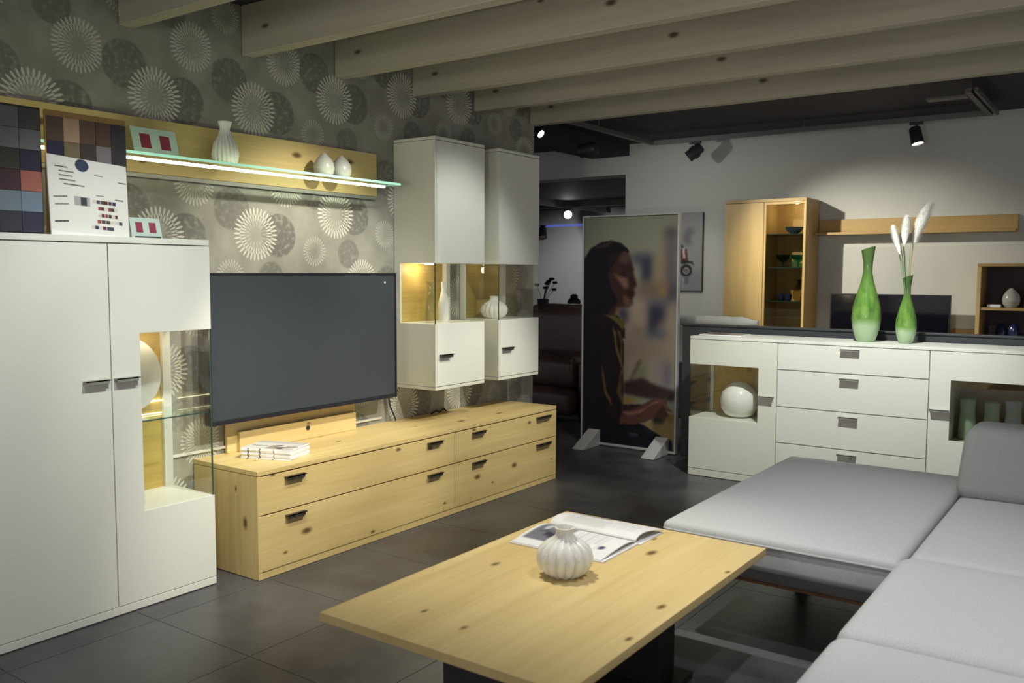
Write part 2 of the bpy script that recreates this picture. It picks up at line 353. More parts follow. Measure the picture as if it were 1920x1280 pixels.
# flat prints: colours rastered in numpy and kept as a colour attribute of a fine grid
def print_mat():
    m = bpy.data.materials.new('printed_panel'); m.use_nodes = True; nt = m.node_tree
    a = nt.nodes.new('ShaderNodeVertexColor'); a.layer_name = 'print'
    b = nt.nodes['Principled BSDF']; b.inputs['Roughness'].default_value = .5; b.inputs['Specular IOR Level'].default_value = .3
    nt.links.new(a.outputs[0], b.inputs['Base Color']); return m
M['print'] = print_mat()
class Raster:
    def __init__(s, nx, ny, col): s.nx, s.ny = nx, ny; s.a = np.ones((ny, nx, 3))*np.array(col, float); s.U, s.V = np.meshgrid((np.arange(nx)+.5)/nx, (np.arange(ny)+.5)/ny)
    def poly(s, pts, col, alpha=1.0):
        ins = np.zeros(s.U.shape, bool); n = len(pts)
        for i in range(n):
            (x1, y1), (x2, y2) = pts[i], pts[(i+1) % n]
            if y1 == y2: continue
            c = ((y1 > s.V) != (y2 > s.V)) & (s.U < (x2-x1)*(s.V-y1)/(y2-y1)+x1); ins ^= c
        s.a[ins] = s.a[ins]*(1-alpha)+np.array(col, float)*alpha
    def rect(s, x0, y0, x1, y1, col, alpha=1.0): s.poly([(x0, y0), (x1, y0), (x1, y1), (x0, y1)], col, alpha)
    def ell(s, cx, cy, rx, ry, col, alpha=1.0):
        i = ((s.U-cx)/rx)**2+((s.V-cy)/ry)**2 < 1; s.a[i] = s.a[i]*(1-alpha)+np.array(col, float)*alpha
    def blur(s, k, n=2):
        for _ in range(n):
            for ax in (0, 1):
                p = np.concatenate([np.repeat(s.a.take([0], ax), k, ax), s.a, np.repeat(s.a.take([-1], ax), k, ax)], ax)
                c = np.cumsum(p, ax); L = s.a.shape[ax]
                z = np.concatenate([np.zeros_like(c.take([0], ax)), c], ax)
                s.a = (z.take(range(2*k+1, 2*k+1+L), ax)-z.take(range(0, L), ax))/(2*k+1)
def print_panel(name, ras, o0, eu, ev, parent, thick=.002):
    """grid from corner o0 (top-left), eu along the print's width, ev down its height"""
    ny, nx = ras.ny, ras.nx; o0, eu, ev = Vector(o0), Vector(eu), Vector(ev)
    off = WL.get(parent.name, Vector((0, 0, 0))) if parent else Vector((0, 0, 0))
    nrm = eu.cross(ev).normalized()
    vs_ = [tuple(o0+eu*(i/(nx-1))+ev*(j/(ny-1))-off) for j in range(ny) for i in range(nx)]
    fs = [(j*nx+i, (j+1)*nx+i, (j+1)*nx+i+1, j*nx+i+1) for j in range(ny-1) for i in range(nx-1)]
    me = bpy.data.meshes.new(name); me.from_pydata(vs_, [], fs); me.materials.append(M['print'])
    at = me.color_attributes.new('print', 'FLOAT_COLOR', 'POINT')
    c = np.clip(ras.a/255, 0, 1); c = np.where(c <= .04045, c/12.92, ((c+.055)/1.055)**2.4)
    c = np.concatenate([c, np.ones((ny, nx, 1))], 2).reshape(-1); at.data.foreach_set('color', c.astype(np.float32))
    o = bpy.data.objects.new(name, me); COL.objects.link(o)
    if parent: o.parent = parent
    WL[o.name] = off; return o

# ------------------------------------------------------------------ the setting
def struct(name, mb, m, parent=None):
    o = mb.build(name, m, parent); o['kind'] = 'structure'; return o
floor = struct('floor', MB().box(-9, 9, -4, 14, -.10, -.002), M['grout'])
tx, ty, T = 2.32, 3.27, .60
tme = MB().box(-T/2+.0015, T/2-.0015, -T/2+.0015, T/2-.0015, -.002, 0).build('tile', M['tile'], floor)
first = True
for i in range(-6, 4):
    for j in range(-4, 18):
        cx, cy = tx+(i+.5)*T, ty+(j+.5)*T
        o = tme if first else tme.copy()
        if not first: COL.objects.link(o)
        first = False; o.location = (cx, cy, 0)
struct('wall_left', MB().box(-.14, 0, -1.5, 5.63, 0, 2.8), M['wallpaper'])
struct('wall_back', MB().box(-.70, 8.5, 8.40, 8.68, 0, 2.8).box(-3.2, -.70, 8.40, 8.68, 2.49, 2.8).box(-9, -3.2, 8.40, 8.68, 0, 2.8), M['wallw'])
struct('wall_far', MB().box(-9, 1.0, 13.8, 13.95, 0, 2.8), M['wallfar'])
struct('wall_far_left', MB().box(-9.1, -9, 5.6, 13.8, 0, 2.8), M['wallfar'])
struct('ceiling_far', MB().box(-9, 8.5, 8.68, 14, 2.60, 2.70), M['navy'])
ceil = struct('ceiling', MB().box(-9, 8.5, -3, 8.40, 2.80, 2.9), M['navy'])
first = None
for yb in (.41, 1.06, 1.71, 2.364, 3.034, 3.673, 4.33, 4.96, 5.643):
    if first is None:
        first = MB().box(0.004, 7.5, -.075, 0, 2.553, 2.80).build('beam', M['pine'], ceil, bevel=.004); o = first
    else:
        o = first.copy(); COL.objects.link(o)
    o.location = (0, yb, 0)
MB().box(-1.115, -.66, 6.1, 8.40, 2.68, 2.80).build('duct_box', M['navy'], ceil)
struct('trim_1', MB().box(0, .012, 2.5, 3.95, .548, .560), M['white'])
part = thing('partition_panel', 'low anthracite partition standing behind the white sideboard', 'partition', (2.2, 6.50, 0))
MB().box(.86, 4.2, 6.47, 6.53, 0, 1.04).build('panel', M['anthracite'], part, bevel=.003)
MB().box(.85, 4.21, 6.46, 6.54, 1.04, 1.056).build('cap_rail', M['anthracite'], part, bevel=.003)

# ------------------------------------------------------------------ tall white cabinet
TX, TY1, TY2, TS = .356, 1.515, 2.484, 2.0
t = thing('highboard', 'tall white highboard with glazed corner and steel tab handles at the left', 'cabinet', (.178, 2.0, 0))
bx = TX-.022
mb = MB().box(0.004, bx, TY1, TS, .04, 1.566).box(.004, bx, TS, TY2-.001, .04, .423).box(.004, bx, TS, TY2-.001, 1.188, 1.566)
mb.box(.004, bx, TS, TS+.018, .423, 1.188)
body = mb.build('body', M['white'], t, bevel=.001)
MB().box(.004, TX, TY1, TY2, 1.568, 1.593).build('top_panel', M['white'], t, bevel=.0015)
MB().box(.02, TX, TY1, TY2, .004, .037).build('plinth', M['white'], t, bevel=.0015)
MB().box(bx+.001, TX, TY1, TS-.002, .040, 1.563).build('door', M['white'], t, bevel=.001)
d2 = MB().prism([(TS+.002, .040), (TY2, .040), (TY2, .423), (2.132, .423), (2.132, 1.190), (TY2, 1.190), (TY2, 1.563), (TS+.002, 1.563)], 'x', bx+.001, TX).build('door', M['white'], t, bevel=.001)
for y0, y1 in ((1.877, 1.987), (2.010, 2.116)):
    MB().box(TX+.001, TX+.030, y0, y1, 1.004, 1.009).box(TX+.026, TX+.030, y0, y1-.012, .994, 1.009).build('handle', M['steel'], t)
MB().box(.006, .022, TS+.018, 2.44, .423, 1.188).build('niche_back', M['oak_niche'], t)
MB().box(.006, .040, 2.44, TY2-.002, .423, 1.188).build('corner_post', M['white'], t)
MB().box(TX-.008, TX-.002, 2.132, TY2-.008, .424, 1.189).build('front_pane', M['glass'], t)
MB().box(.041, TX-.010, TY2-.008, TY2-.003, .424, 1.187).build('side_pane', M['glass'], t)
MB().box(TX-.009, TX-.002, TY2-.0075, TY2-.003, .424, 1.188).build('pane_edge', M['glass_edge'], t)
MB().box(.045, TX-.02, 2.020, TY2-.012, .806, .811).build('glass_shelf', M['glass_green'], t)
MB().box(TX-.0195, TX-.0165, 2.135, TY2-.03, .8055, .8115).build('shelf_edge', M['glass_edge'], t)
MB().box(.024, .028, 2.11, 2.435, .838, .842).build('light_strip', M['led'], t)
# round plate and little bottle inside
pl = MB()
prof = [(.0, .0), (.09, .002), (.12, .006), (.168, .022), (.170, .026), (.12, .013), (.09, .009), (0, .008)]
pl.lathe(prof, seg=48, cap=False)
po = pl.build('plate', M['ceramic_grey'], smooth=True); po.location = (.085, 2.215, .985); po.rotation_euler = (0, R(84), 0)
tag(po, 'round grey plate standing upright on the highboard glass shelf', 'plate')
bo = MB().lathe([(.0, 0), (.026, 0), (.029, .01), (.028, .04), (.012, .07), (.008, .10), (.009, .112), (0.006, .112), (0, .10)], seg=20, cap=False).build('small_bottle', M['ceramic'], smooth=True)
bo.location = (.24, 2.175, .4235); tag(bo, 'small white bottle in the bottom of the highboard niche', 'bottle')
l = bpy.data.lights.new('niche_lamp', 'POINT'); l.energy = 1.0; l.color = (1, .84, .55); l.shadow_soft_size = .03
o = bpy.data.objects.new('niche_lamp', l); COL.objects.link(o); o.location = (.17, 2.30, 1.15)

# swatch boards, info card, small framed card on the highboard
def swatch_board(label, y0, y1, cols, wbd):
    b_ = thing('swatch_board', label, 'swatch board', (.275, (y0+y1)/2, 1.593), 'fabric swatch boards on the highboard')
    MB().box(.268, .280, y0, y1, 1.594, 2.083).build('board', M['oak_dark'] if wbd else M['blackmat'], b_, bevel=.002)
    nr = len(cols); nc = len(cols[0])
    return b_, nr, nc
def swatches(b_, y0, y1, z0, z1, cols, lift=.0):
    nr, nc = len(cols), len(cols[0])
    for i in range(nr):
        for j in range(nc):
            a0 = y0+(y1-y0)*j/nc; a1 = y0+(y1-y0)*(j+1)/nc; c1 = z1-(z1-z0)*i/nr; c0 = z1-(z1-z0)*(i+1)/nr
            m = mat('swatch_fabric', tuple(min(1, v*1.7) for v in lin(*cols[i][j])), .85, bump=(500, .2))
            MB().box(.2805, .2840+.001*((i+j) % 2), a0+.001, a1-.001, c0+.001, c1-.001).build('swatch', m, b_)
b1, _, _ = swatch_board('dark board with two columns of grey, navy and terracotta fabric swatches', 1.52, 1.786, [[0]], False)
swatches(b1, 1.535, 1.782, 1.600, 2.075, [[(78,80,82),(84,86,88),(58,60,57)], [(80,82,84),(88,88,90),(86,86,88)], [(46,48,42),(45,46,40),(36,34,48)], [(48,34,40),(50,35,40),(122,74,64)], [(82,90,98),(84,94,102),(84,98,112)], [(38,36,46),(40,38,48),(36,35,50)]])
b2, _, _ = swatch_board('wooden board with two rows of brown and navy fabric swatches', 1.802, 2.142, [[0]], True)
swatches(b2, 1.806, 2.139, 1.868, 2.060, [[(70,58,48),(136,116,92),(74,60,50),(68,53,43),(44,42,42)], [(37,35,56),(96,86,66),(52,46,44),(100,92,96),(42,42,44)]])
ic = thing('info_card', 'white information card with blue dot and colour charts leaning on the swatches', 'card', (.315, 1.95, 1.593))
ras = Raster(170, 160, (222, 222, 216))
ras.ell(.42, .085, .085, .085, (52, 64, 88))
for i, (x, yy, wd) in enumerate(((.08,.13,.16),(.13,.19,.19),(.13,.245,.17),(.13,.30,.2),(.18,.355,.26))): ras.rect(x, yy, x+wd, yy+.018, (120, 122, 122)); ras.rect(x, yy+.004, x+wd*.7, yy+.013, (80, 82, 84))
for x, yy in ((.57,.185),(.88,.24),(.58,.46),(.83,.49)): ras.rect(x, yy, x+.11, yy+.014, (105, 106, 106))
for x, yy, c in ((.05,.53,(110,112,112)),(.06,.63,(130,132,130)),(.05,.86,(44,46,50))): ras.poly([(x,yy+.015),(x+.17,yy-.01),(x+.17,yy+.012),(x,yy+.035)], c)
ras.rect(.30, .51, .50, .64, (165, 165, 168)); ras.rect(.38, .52, .46, .63, (62, 62, 66))
pal = [(205,196,180),(180,165,150),(70,68,64),(72,70,70),(80,60,60),(68,62,62),(150,70,62),(70,66,86),(60,70,84),(90,50,50),(200,200,190),(60,60,90)]
k_ = 0
for r_, (x0, x1) in enumerate(((.53,.84),(.60,.86),(.60,.86),(.58,.92),(.50,.80))):
    n_ = 6
    for q in range(n_):
        ras.rect(x0+(x1-x0)*q/n_, .53+.09*r_, x0+(x1-x0)*(q+.9)/n_, .58+.09*r_, pal[(k_*5+q*(r_+2)) % 12]); k_ += 1
MB().prism([(1.793, 1.594), (2.121, 1.594), (2.114, 1.886), (1.784, 1.907)], 'x', .312, .319).build('card', M['paper'], ic, bevel=.001)
print_panel('print', ras, (.3196, 1.786, 1.905), (0, .326, -.020), (0, .008, -.290), ic)
def red_card(name, label, loc, rz, wd, ht, lean):
    c_ = thing(name, label, 'picture card', loc, 'mint cards with two red pictures', rz)
    Mx = Matrix.Rotation(-lean, 3, 'Y')
    def P(u, v, d): return tuple(Mx @ Vector((d, u, v)))
    def slab(u0, u1, v0, v1, d0, d1, nm, m):
        b_ = MB(); b_.v = [P(u, v, d) for d in (d0, d1) for u, v in ((u0, v0), (u1, v0), (u1, v1), (u0, v1))]
        b_.f = [(0,3,2,1),(4,5,6,7),(0,1,5,4),(1,2,6,5),(2,3,7,6),(3,0,4,7)]; return b_.build(nm, m, c_, world=False)
    slab(-wd/2, wd/2, .001, ht, 0, .005, 'glass_plate', M['frameglass'])
    for u in (-.22, .22): slab(wd*(u-.11), wd*(u+.11), ht*.28, ht*.78, .0055, .0065, 'red_picture', M['red'])
    MB().box(-.004, .012, -wd*.40, wd*.42, 0, .010).build('foot', M['blackmat'], c_, world=False)
    return c_
red_card('picture_card', 'mint card with two red pictures standing on the highboard', (.25, 2.245, 1.5932), 0, .145, .092, R(14))
red_card('picture_card', 'mint card with two red pictures standing on the glass wall shelf', (.13, 2.385, 1.9665), 0, .225, .135, R(16))

# ------------------------------------------------------------------ glass wall shelf
t = thing('wall_shelf', 'oak backed wall shelf with a lit green glass board above the television', 'shelf', (.0, 2.9, 1.9))
MB().box(.003, .024, 1.60, 3.91, 1.905, 2.156).build('back_panel', M['oak_y'], t, bevel=.002)
MB().box(.003, .020, 1.60, 3.915, 1.885, 1.904).build('lower_rail', M['steel'], t)
MB().box(.025, .262, 1.58, 3.86, 1.954, 1.966).build('glass_board', M['glass_green'], t)
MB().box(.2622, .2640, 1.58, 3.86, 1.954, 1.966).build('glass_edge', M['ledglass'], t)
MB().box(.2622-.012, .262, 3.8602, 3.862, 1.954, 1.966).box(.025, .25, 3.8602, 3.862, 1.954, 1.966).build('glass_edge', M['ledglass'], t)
MB().box(.240, .254, 1.60, 3.74, 1.931, 1.943).build('light_strip', M['led'], t)
v = MB().lathe([(.0, 0), (.045, 0), (.060, .02), (.066, .055), (.058, .10), (.032, .145), (.024, .175, .3), (.027, .19, 0), (.035, .212, 0), (.030, .212, 0), (.021, .19, 0), (0, .15, 0)], seg=96, ribs=16, depth=.17, cap=False).build('bottle_vase', M['ceramic'], smooth=True)
v.location = (.125, 2.755, 1.9663); tag(v, 'ribbed white bottle vase with a flared neck on the glass shelf', 'vase')
egg = [(.0, 0), (.034, 0), (.052, .022), (.058, .05), (.052, .08), (.034, .108), (.016, .124), (.012, .130), (.006, .130), (0, .12)]
e1 = MB().lathe(egg, seg=32, cap=False).build('egg_vase', M['ceramic_grey'], smooth=True); e1.location = (.13, 3.392, 1.9663)
tag(e1, 'left of the two egg shaped vases on the glass shelf', 'vase', 'egg vases on the glass shelf')
e2 = e1.copy(); COL.objects.link(e2); e2.location = (.13, 3.520, 1.9663); tag(e2, 'right of the two egg shaped vases on the glass shelf')

# ------------------------------------------------------------------ lowboard
X1, Y1, Y2, H = .493, 2.618, 5.199, .522
t = thing('lowboard', 'long low knotty oak lowboard with dark handles under the television', 'lowboard', (.25, 3.9, 0))
MB().box(.006, X1-.024, Y1+.02, Y2-.02, .02, .497).build('body', M['oak_dark'], t)
for a, b in ((Y1, Y1+.0195), (Y2-.0195, Y2)): MB().box(.006, X1-.001, a, b, .002, .496).build('side_panel', M['oak_z'], t, bevel=.0015)
MB().box(.004, X1, Y1, Y2, .499, H).build('top_panel', M['oak_top'], t, bevel=.0015)
MB().box(X1-.05, X1-.003, Y1+.0196, Y2-.0196, .002, .036).build('plinth', M['oak_y'], t, bevel=.001)
ym = 4.070
for y0, y1, hs in ((Y1+.002, ym-.002, ((2.777, 2.897), (3.82, 3.944))), (ym+.002, Y2-.002, ((4.239, 4.363), (4.944, 5.11)))):
    for z0, z1, hz in ((.0390, .3045, .278), (.3110, .4925, .466)):
        d = MB().box(X1-.022, X1+.001, y0, y1, z0, z1).build('drawer', M['oak_y'], t, bevel=.001)
        for a, b in hs:
            MB().box(X1+.0012, X1+.026, a, b, hz, hz+.005).box(X1+.022, X1+.026, a, b-.012, hz-.012, hz+.005).build('handle', M['bronze'], d)
# oak cable panel, magazines, cable things
t = thing('cable_panel', 'oak cable panel with a round hole standing behind the television', 'panel', (.03, 3.25, H))
MB().box(.013, .030, 2.80, 3.70, H+.001, .80).build('back_board', M['oak_y'], t)
fp = MB().box(.031, .052, 2.862, 3.690, H+.001, .628).build('front_board', M['oak_y'], t, bevel=.0015)
hb = MB().lathe([(0, 0), (.013, 0), (.013, .003), (0, .003)], seg=20, cap=False).build('cable_hole', M['black'], fp, smooth=True, world=False)
hb.location = (.0525-.03, 3.318-3.25, .585-H); hb.rotation_euler = (0, R(90), 0)
A, B, C_ = Vector((.159, 2.769)), Vector((.418, 2.865)), Vector((.385, 3.05))
ang = math.atan2((B-A).y, (B-A).x)
cen = (A+C_)/2
def magazine_cover(seed):
    rr = random.Random(seed); ras = Raster(60, 44, (196, 196, 192))
    ras.rect(.0, .0, 1, .28, (172, 172, 172)); ras.rect(.45, .55, .98, .95, (150, 140, 130))
    for i in range(7): x = .45+.5*rr.random(); yy = .55+.35*rr.random(); ras.poly([(x, yy), (x+.16, yy-.10), (x+.2, yy+.02), (x+.05, yy+.08)], rr.choice([(52, 44, 46), (92, 84, 80), (210, 205, 198)]))
    ras.rect(.08, .62, .40, .66, (90, 90, 92)); ras.blur(1, 1); return ras
for i in range(8):
    ca, sa = math.cos(ang), math.sin(ang)
    g_ = thing('magazine', ('topmost white magazine with grey picture cover in the pile on the lowboard' if i == 7 else 'white magazine in the pile on the lowboard, %s' % ['lowest of all', 'second from the bottom', 'third from the bottom', 'fourth from the bottom', 'fourth from the top', 'third from the top', 'second from the top'][i]), 'magazine', (cen.x+.001*((i*7) % 3-1), cen.y+.002*((i*5) % 3-1), H+.0005+i*.0068), 'magazine pile on the lowboard', ang+R((i*3 % 5-2)*.5))
    MB().box(-.138, .138, -.098, .098, 0, .0063).build('pages', M['paper'], g_, bevel=.001, world=False)
    for k_, x in enumerate((-.10, -.035, .045)): MB().box(x, x+(.007, .006, .003)[k_], -.0985, -.0980, .0006, .0058).build('spine_print', M['ink'], g_, world=False)
    if i == 7:
        WL[g_.name] = Vector((0, 0, 0)); print_panel('cover_print', magazine_cover(3), (-.135, .095, .0069), (.270, 0, 0), (0, -.19, 0), g_)
c_ = MB().tube([(.03, 3.985, .80), (.03, 3.99, .70), (.035, 4.00, .62), (.04, 4.03, .56), (.045, 4.04, .527)], .005, 8).build('power_cable', M['black'], smooth=True)
tag(c_, 'black cable hanging beside the right edge of the television', 'cable')
c_ = MB().tube([(.05, 4.37, .528), (.06, 4.41, .545), (.055, 4.45, .530), (.05, 4.50, .548), (.045, 4.53, .528)], .006, 8).build('coiled_cable', M['black'], smooth=True)
tag(c_, 'loose black cable lying on the lowboard under the wall cabinets', 'cable')

# ------------------------------------------------------------------ television
t = thing('television', 'large flat black television in front of the patterned wall', 'television', (.10, 3.29, .69))
yA, yB, zA, zB = 2.630, 3.955, .694, 1.446
MB().box(.085, .130, yA, yB, zA, zB).build('housing', M['black'], t, bevel=.004)
MB().box(.1305, .1315, yA+.012, yB-.012, zA+.022, zB-.012).build('screen', M['screen'], t)
fr = MB()
fr.box(.1305, .137, yA, yB, zB-.011, zB).box(.1305, .137, yA, yB, zA, zA+.021).box(.1305, .137, yA, yA+.011, zA+.021, zB-.011).box(.1305, .137, yB-.011, yB, zA+.021, zB-.011)
fr.build('bezel', M['black'], t, bevel=.002)
MB().box(.030, .084, 3.1, 3.5, .80, 1.25).build('wall_bracket', M['blackmat'], t)
d_ = MB().box(.1316, .1320, 3.855, 3.866, 1.385, 1.396).build('sticker', M['paper'], t)

# ------------------------------------------------------------------ hanging wall cabinets
HX, Z1, Z2, Z3, Z4 = .336, .733, 1.137, 1.507, 2.262
def hanging(label, y0, y1, lit):
    t = thing('wall_cabinet', label, 'cabinet', (.168, (y0+y1)/2, Z1), 'white hanging cabinets with a glazed middle')
    b_ = HX-.020
    MB().box(.003, b_, y0, y1, Z3, Z4-.021).build('upper_box', M['cream'], t, bevel=.001)
    MB().box(.003, b_, y0, y1, Z1+.021, Z2).build('lower_box', M['cream'], t, bevel=.001)
    MB().box(.003, HX, y0, y1, Z4-.019, Z4).build('top_panel', M['cream'], t, bevel=.0015)
    MB().box(.003, HX, y0, y1, Z1, Z1+.019).build('bottom_panel', M['cream'], t, bevel=.0015)
    MB().box(b_+.001, HX, y0+.018, y1, Z3, Z4-.023).build('door', M['white'], t, bevel=.001)
    MB().box(b_+.001, HX, y0, y0+.015, Z3, Z4-.021).build('edge_strip', M['cream'], t)
    d = MB().box(b_+.001, HX, y0+.018, y1, Z1+.023, Z2).build('door', M['white'], t, bevel=.001)
    MB().box(b_+.001, HX, y0, y0+.015, Z1+.021, Z2).build('edge_strip', M['cream'], t)
    MB().box(HX+.001, HX+.028, y0+.035, y0+.150, .946, .951).box(HX+.024, HX+.028, y0+.035, y0+.138, .932, .951).build('handle', M['bronze'], d)
    MB().box(.004, .016, y0+.012, y1-.04, Z2, Z3).build('niche_back', M['oak_niche'], t)
    MB().box(.004, .050, y0, y0+.012, Z2, Z3).build('corner_post', M['white'], t)
    MB().box(.004, .050, y1-.040, y1, Z2, Z3).build('corner_post', M['white'], t)
    for a in (y0+.002, y1-.007): MB().box(.0505, HX-.008, a, a+.005, Z2+.0005, Z3-.0005).build('side_pane', M['glass'], t)
    MB().box(HX-.007, HX-.002, y0+.008, y1-.002, Z2+.0005, Z3-.0005).build('front_pane', M['glass'], t)
    MB().box(HX-.007, HX-.002, y0+.002, y0+.0068, Z2, Z3).build('pane_edge', M['glass_edge'], t)
    if lit:
        MB().lathe([(0, 0), (.028, 0), (.028, .006), (0, .006)], (.13, (y0+y1)/2-.06, Z3-.0075), 20, cap=False).build('lamp_disc', M['lamp'], t)
        l = bpy.data.lights.new('cabinet_lamp', 'POINT'); l.energy = .95; l.color = (1, .84, .55); l.shadow_soft_size = .025
        o = bpy.data.objects.new('cabinet_lamp', l); COL.objects.link(o); o.location = (.10, (y0+y1)/2-.08, Z3-.04)
    return t
hanging('white wall cabinet with a lit oak backed glass niche, beside the television', 4.081, 4.571, True)
hanging('white wall cabinet holding the ribbed vase in its dim glass niche', 4.727, 5.203, False)
pump = [(.0, 0, 0), (.055, .0, 0), (.080, .018, 1), (.094, .045, 1), (.096, .068, 1), (.085, .094, 1), (.060, .114, 1), (.038, .126, .8), (.030, .137, .6), (.030, .150, .4), (.034, .160, .3), (.030, .161, .2), (.025, .150, 0), (.022, .12, 0), (0, .08, 0)]
pv = MB().lathe(pump, seg=128, ribs=16, depth=.16, cap=False).build('ribbed_vase', M['ceramic'], smooth=True)
pv.location = (2.285, 2.448, .4502); tag(pv, 'squat ribbed white vase standing on the oak coffee table', 'vase', 'squat ribbed vases')
pv2 = pv.copy(); COL.objects.link(pv2); pv2.location = (.175, 4.893, Z2+.0005); pv2.scale = (1.0, 1.0, .95); tag(pv2, 'squat ribbed white vase inside the dim glass niche of a wall cabinet')
o = MB().lathe([(0, 0), (.030, 0), (.034, .012), (.034, .12), (.022, .17), (.013, .20), (.013, .245), (.016, .252), (.010, .252), (0, .2)], seg=28, cap=False).build('slim_bottle', M['ceramic'], smooth=True)
o.location = (.18, 4.345, Z2+.0005); tag(o, 'slim white bottle in the lit niche of the wall cabinet', 'bottle')
o = MB().lathe([(0, .002), (.03, 0), (.034, .01), (.034, .10), (.024, .16), (.020, .21), (.026, .255), (.024, .255), (.018, .21), (.022, .16), (.031, .10), (.031, .012), (0, .006)], seg=28, cap=False).build('glass_carafe', glass('carafe_glass', (.93, .94, .88)), smooth=True)
o.location = (.17, 4.225, Z2+.0005); tag(o, 'clear glass carafe in the lit niche of the wall cabinet', 'carafe')

# ------------------------------------------------------------------ coffee table, vase above, open magazine
TZ = .45
t = thing('coffee_table', 'knotty oak coffee table in front of the grey sofa', 'table', (2.305, 2.43, 0))
MB().box(1.875, 2.733, 1.742, 3.120, TZ-.027, TZ).build('table_top', M['oak_top'], t, bevel=.0015)
MB().box(2.09, 2.52, 2.05, 2.17, .03, TZ-.028).build('leg', M['blackmat'], t, bevel=.003)
MB().box(2.09, 2.52, 2.69, 2.81, .03, TZ-.028).build('leg', M['blackmat'], t, bevel=.003)
MB().box(2.05, 2.56, 1.98, 2.88, .002, .029).build('base_plate', M['blackmat'], t, bevel=.003)
t = thing('open_magazine', 'open magazine with a curled page lying on the coffee table behind the vase', 'magazine', (2.13, 2.85, TZ))
def page(y0, y1, h, side, nm, ras, x0=1.945, x1=2.325, z=TZ+.001):
    n = 22; ny, nx = ras.ny, ras.nx
    def surf(u, v):      # u across the page from the spine, v along x
        yy = y0+(y1-y0)*u; zz = z+.006+h*math.sin(math.pi*min(1, u**.6))*(1-.25*v)+.002
        return Vector((x0+(x1-x0)*v + .02*u*side, yy, zz))
    off = WL[t.name]; vs_ = []; fs = []
    for j in range(ny):
        for i in range(nx): vs_.append(tuple(surf(i/(nx-1), j/(ny-1))-off))
    fs = [(j*nx+i, j*nx+i+1, (j+1)*nx+i+1, (j+1)*nx+i) for j in range(ny-1) for i in range(nx-1)]
    me = bpy.data.meshes.new(nm); me.from_pydata(vs_, [], fs); me.materials.append(M['print']); me.shade_smooth()
    at = me.color_attributes.new('print', 'FLOAT_COLOR', 'POINT'); c = np.clip(ras.a/255, 0, 1); c = np.where(c <= .04045, c/12.92, ((c+.055)/1.055)**2.4)
    at.data.foreach_set('color', np.concatenate([c, np.ones((ny, nx, 1))], 2).reshape(-1).astype(np.float32))
    o = bpy.data.objects.new(nm, me); COL.objects.link(o); o.parent = t
    md = o.modifiers.new('solid', 'SOLIDIFY'); md.thickness = .003; md.offset = -1
    return o
ras = Raster(60, 90, (222, 222, 222)); ras.rect(.12, .05, .80, .42, (108, 108, 118))
for a in range(9): x = .15+.55*random.random(); yy = .08+.28*random.random(); ras.poly([(x, yy), (x+.18, yy+.02), (x+.1, yy+.07), (x-.03, yy+.05)], random.choice([(52, 50, 60), (190, 190, 194), (78, 76, 88)]))
for a in range(7): ras.rect(.15, .50+.05*a, .75-.1*(a % 3), .512+.05*a, (186, 186, 190))
ras.ell(.62, .86, .06, .03, (54, 54, 84)); ras.blur(1, 1)
page(2.875, 2.620, .018, 0, 'left_page', ras)
ras = Raster(50, 90, (214, 214, 214)); ras.rect(.75, .02, .97, .45, (128, 128, 132)); ras.rect(.10, .12, .5, .6, (196, 196, 196))
for a in range(6): ras.rect(.2, .62+.05*a, .8, .632+.05*a, (182, 182, 186))
ras.blur(1, 1); page(2.880, 3.075, .028, 1, 'right_page', ras)
MB().box(1.94, 2.335, 2.615, 2.878, TZ+.0004, TZ+.0060).build('page_block', M['paper'], t)
MB().box(1.94, 2.345, 2.879, 3.060, TZ+.0004, TZ+.0040).build('page_block', M['paper'], t)

# ------------------------------------------------------------------ corner sofa
t = thing('corner_sofa', 'light grey fabric corner sofa with chaise at the right', 'sofa', (3.3, 3.2, 0))
ch = MB().rbox(2.275, 3.172, 3.195, 4.78, .325, .462, .030, crown=.014, grid=14).build('chaise_cushion', M['fabric'], t, smooth=True, angle=180)
MB().tube([(2.283, 3.204, .430), (2.31, 3.193, .430), (2.9, 3.193, .430), (3.165, 3.194, .430)], .005, 8).build('piping', M['piping'], ch, smooth=True)
MB().rbox(3.174, 4.20, 3.285, 4.40, .335, .465, .045, crown=.010, grid=14).build('corner_cushion', M['fabric'], t, smooth=True, angle=180)
MB().rbox(3.150, 4.22, 2.462, 3.283, .325, .468, .055, crown=.016, grid=14).build('seat_cushion', M['fabric'], t, smooth=True, angle=180)
MB().rbox(3.150, 4.22, 1.640, 2.460, .325, .468, .055, crown=.016, grid=14).build('seat_cushion', M['fabric'], t, smooth=True, angle=180)
def lean_y(p): return Vector((p.x, p.y+.16*(p.z-.46), p.z))
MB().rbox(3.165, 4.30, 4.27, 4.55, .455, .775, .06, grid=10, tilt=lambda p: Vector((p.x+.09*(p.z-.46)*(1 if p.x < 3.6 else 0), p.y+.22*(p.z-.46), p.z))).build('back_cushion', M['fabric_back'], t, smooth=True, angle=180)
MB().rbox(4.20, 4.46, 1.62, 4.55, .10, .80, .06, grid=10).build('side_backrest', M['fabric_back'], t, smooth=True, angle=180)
MB().box(2.34, 3.20, 3.26, 4.70, .265, .3245).build('frame', M['sofa_frame'], t, bevel=.004)
MB().box(3.22, 4.18, 1.70, 4.55, .265, .324).build('frame', M['sofa_frame'], t, bevel=.004)
MB().box(2.335, 3.20, 3.252, 3.2595, .262, .272).build('wood_rail', M['wood_line'], t)
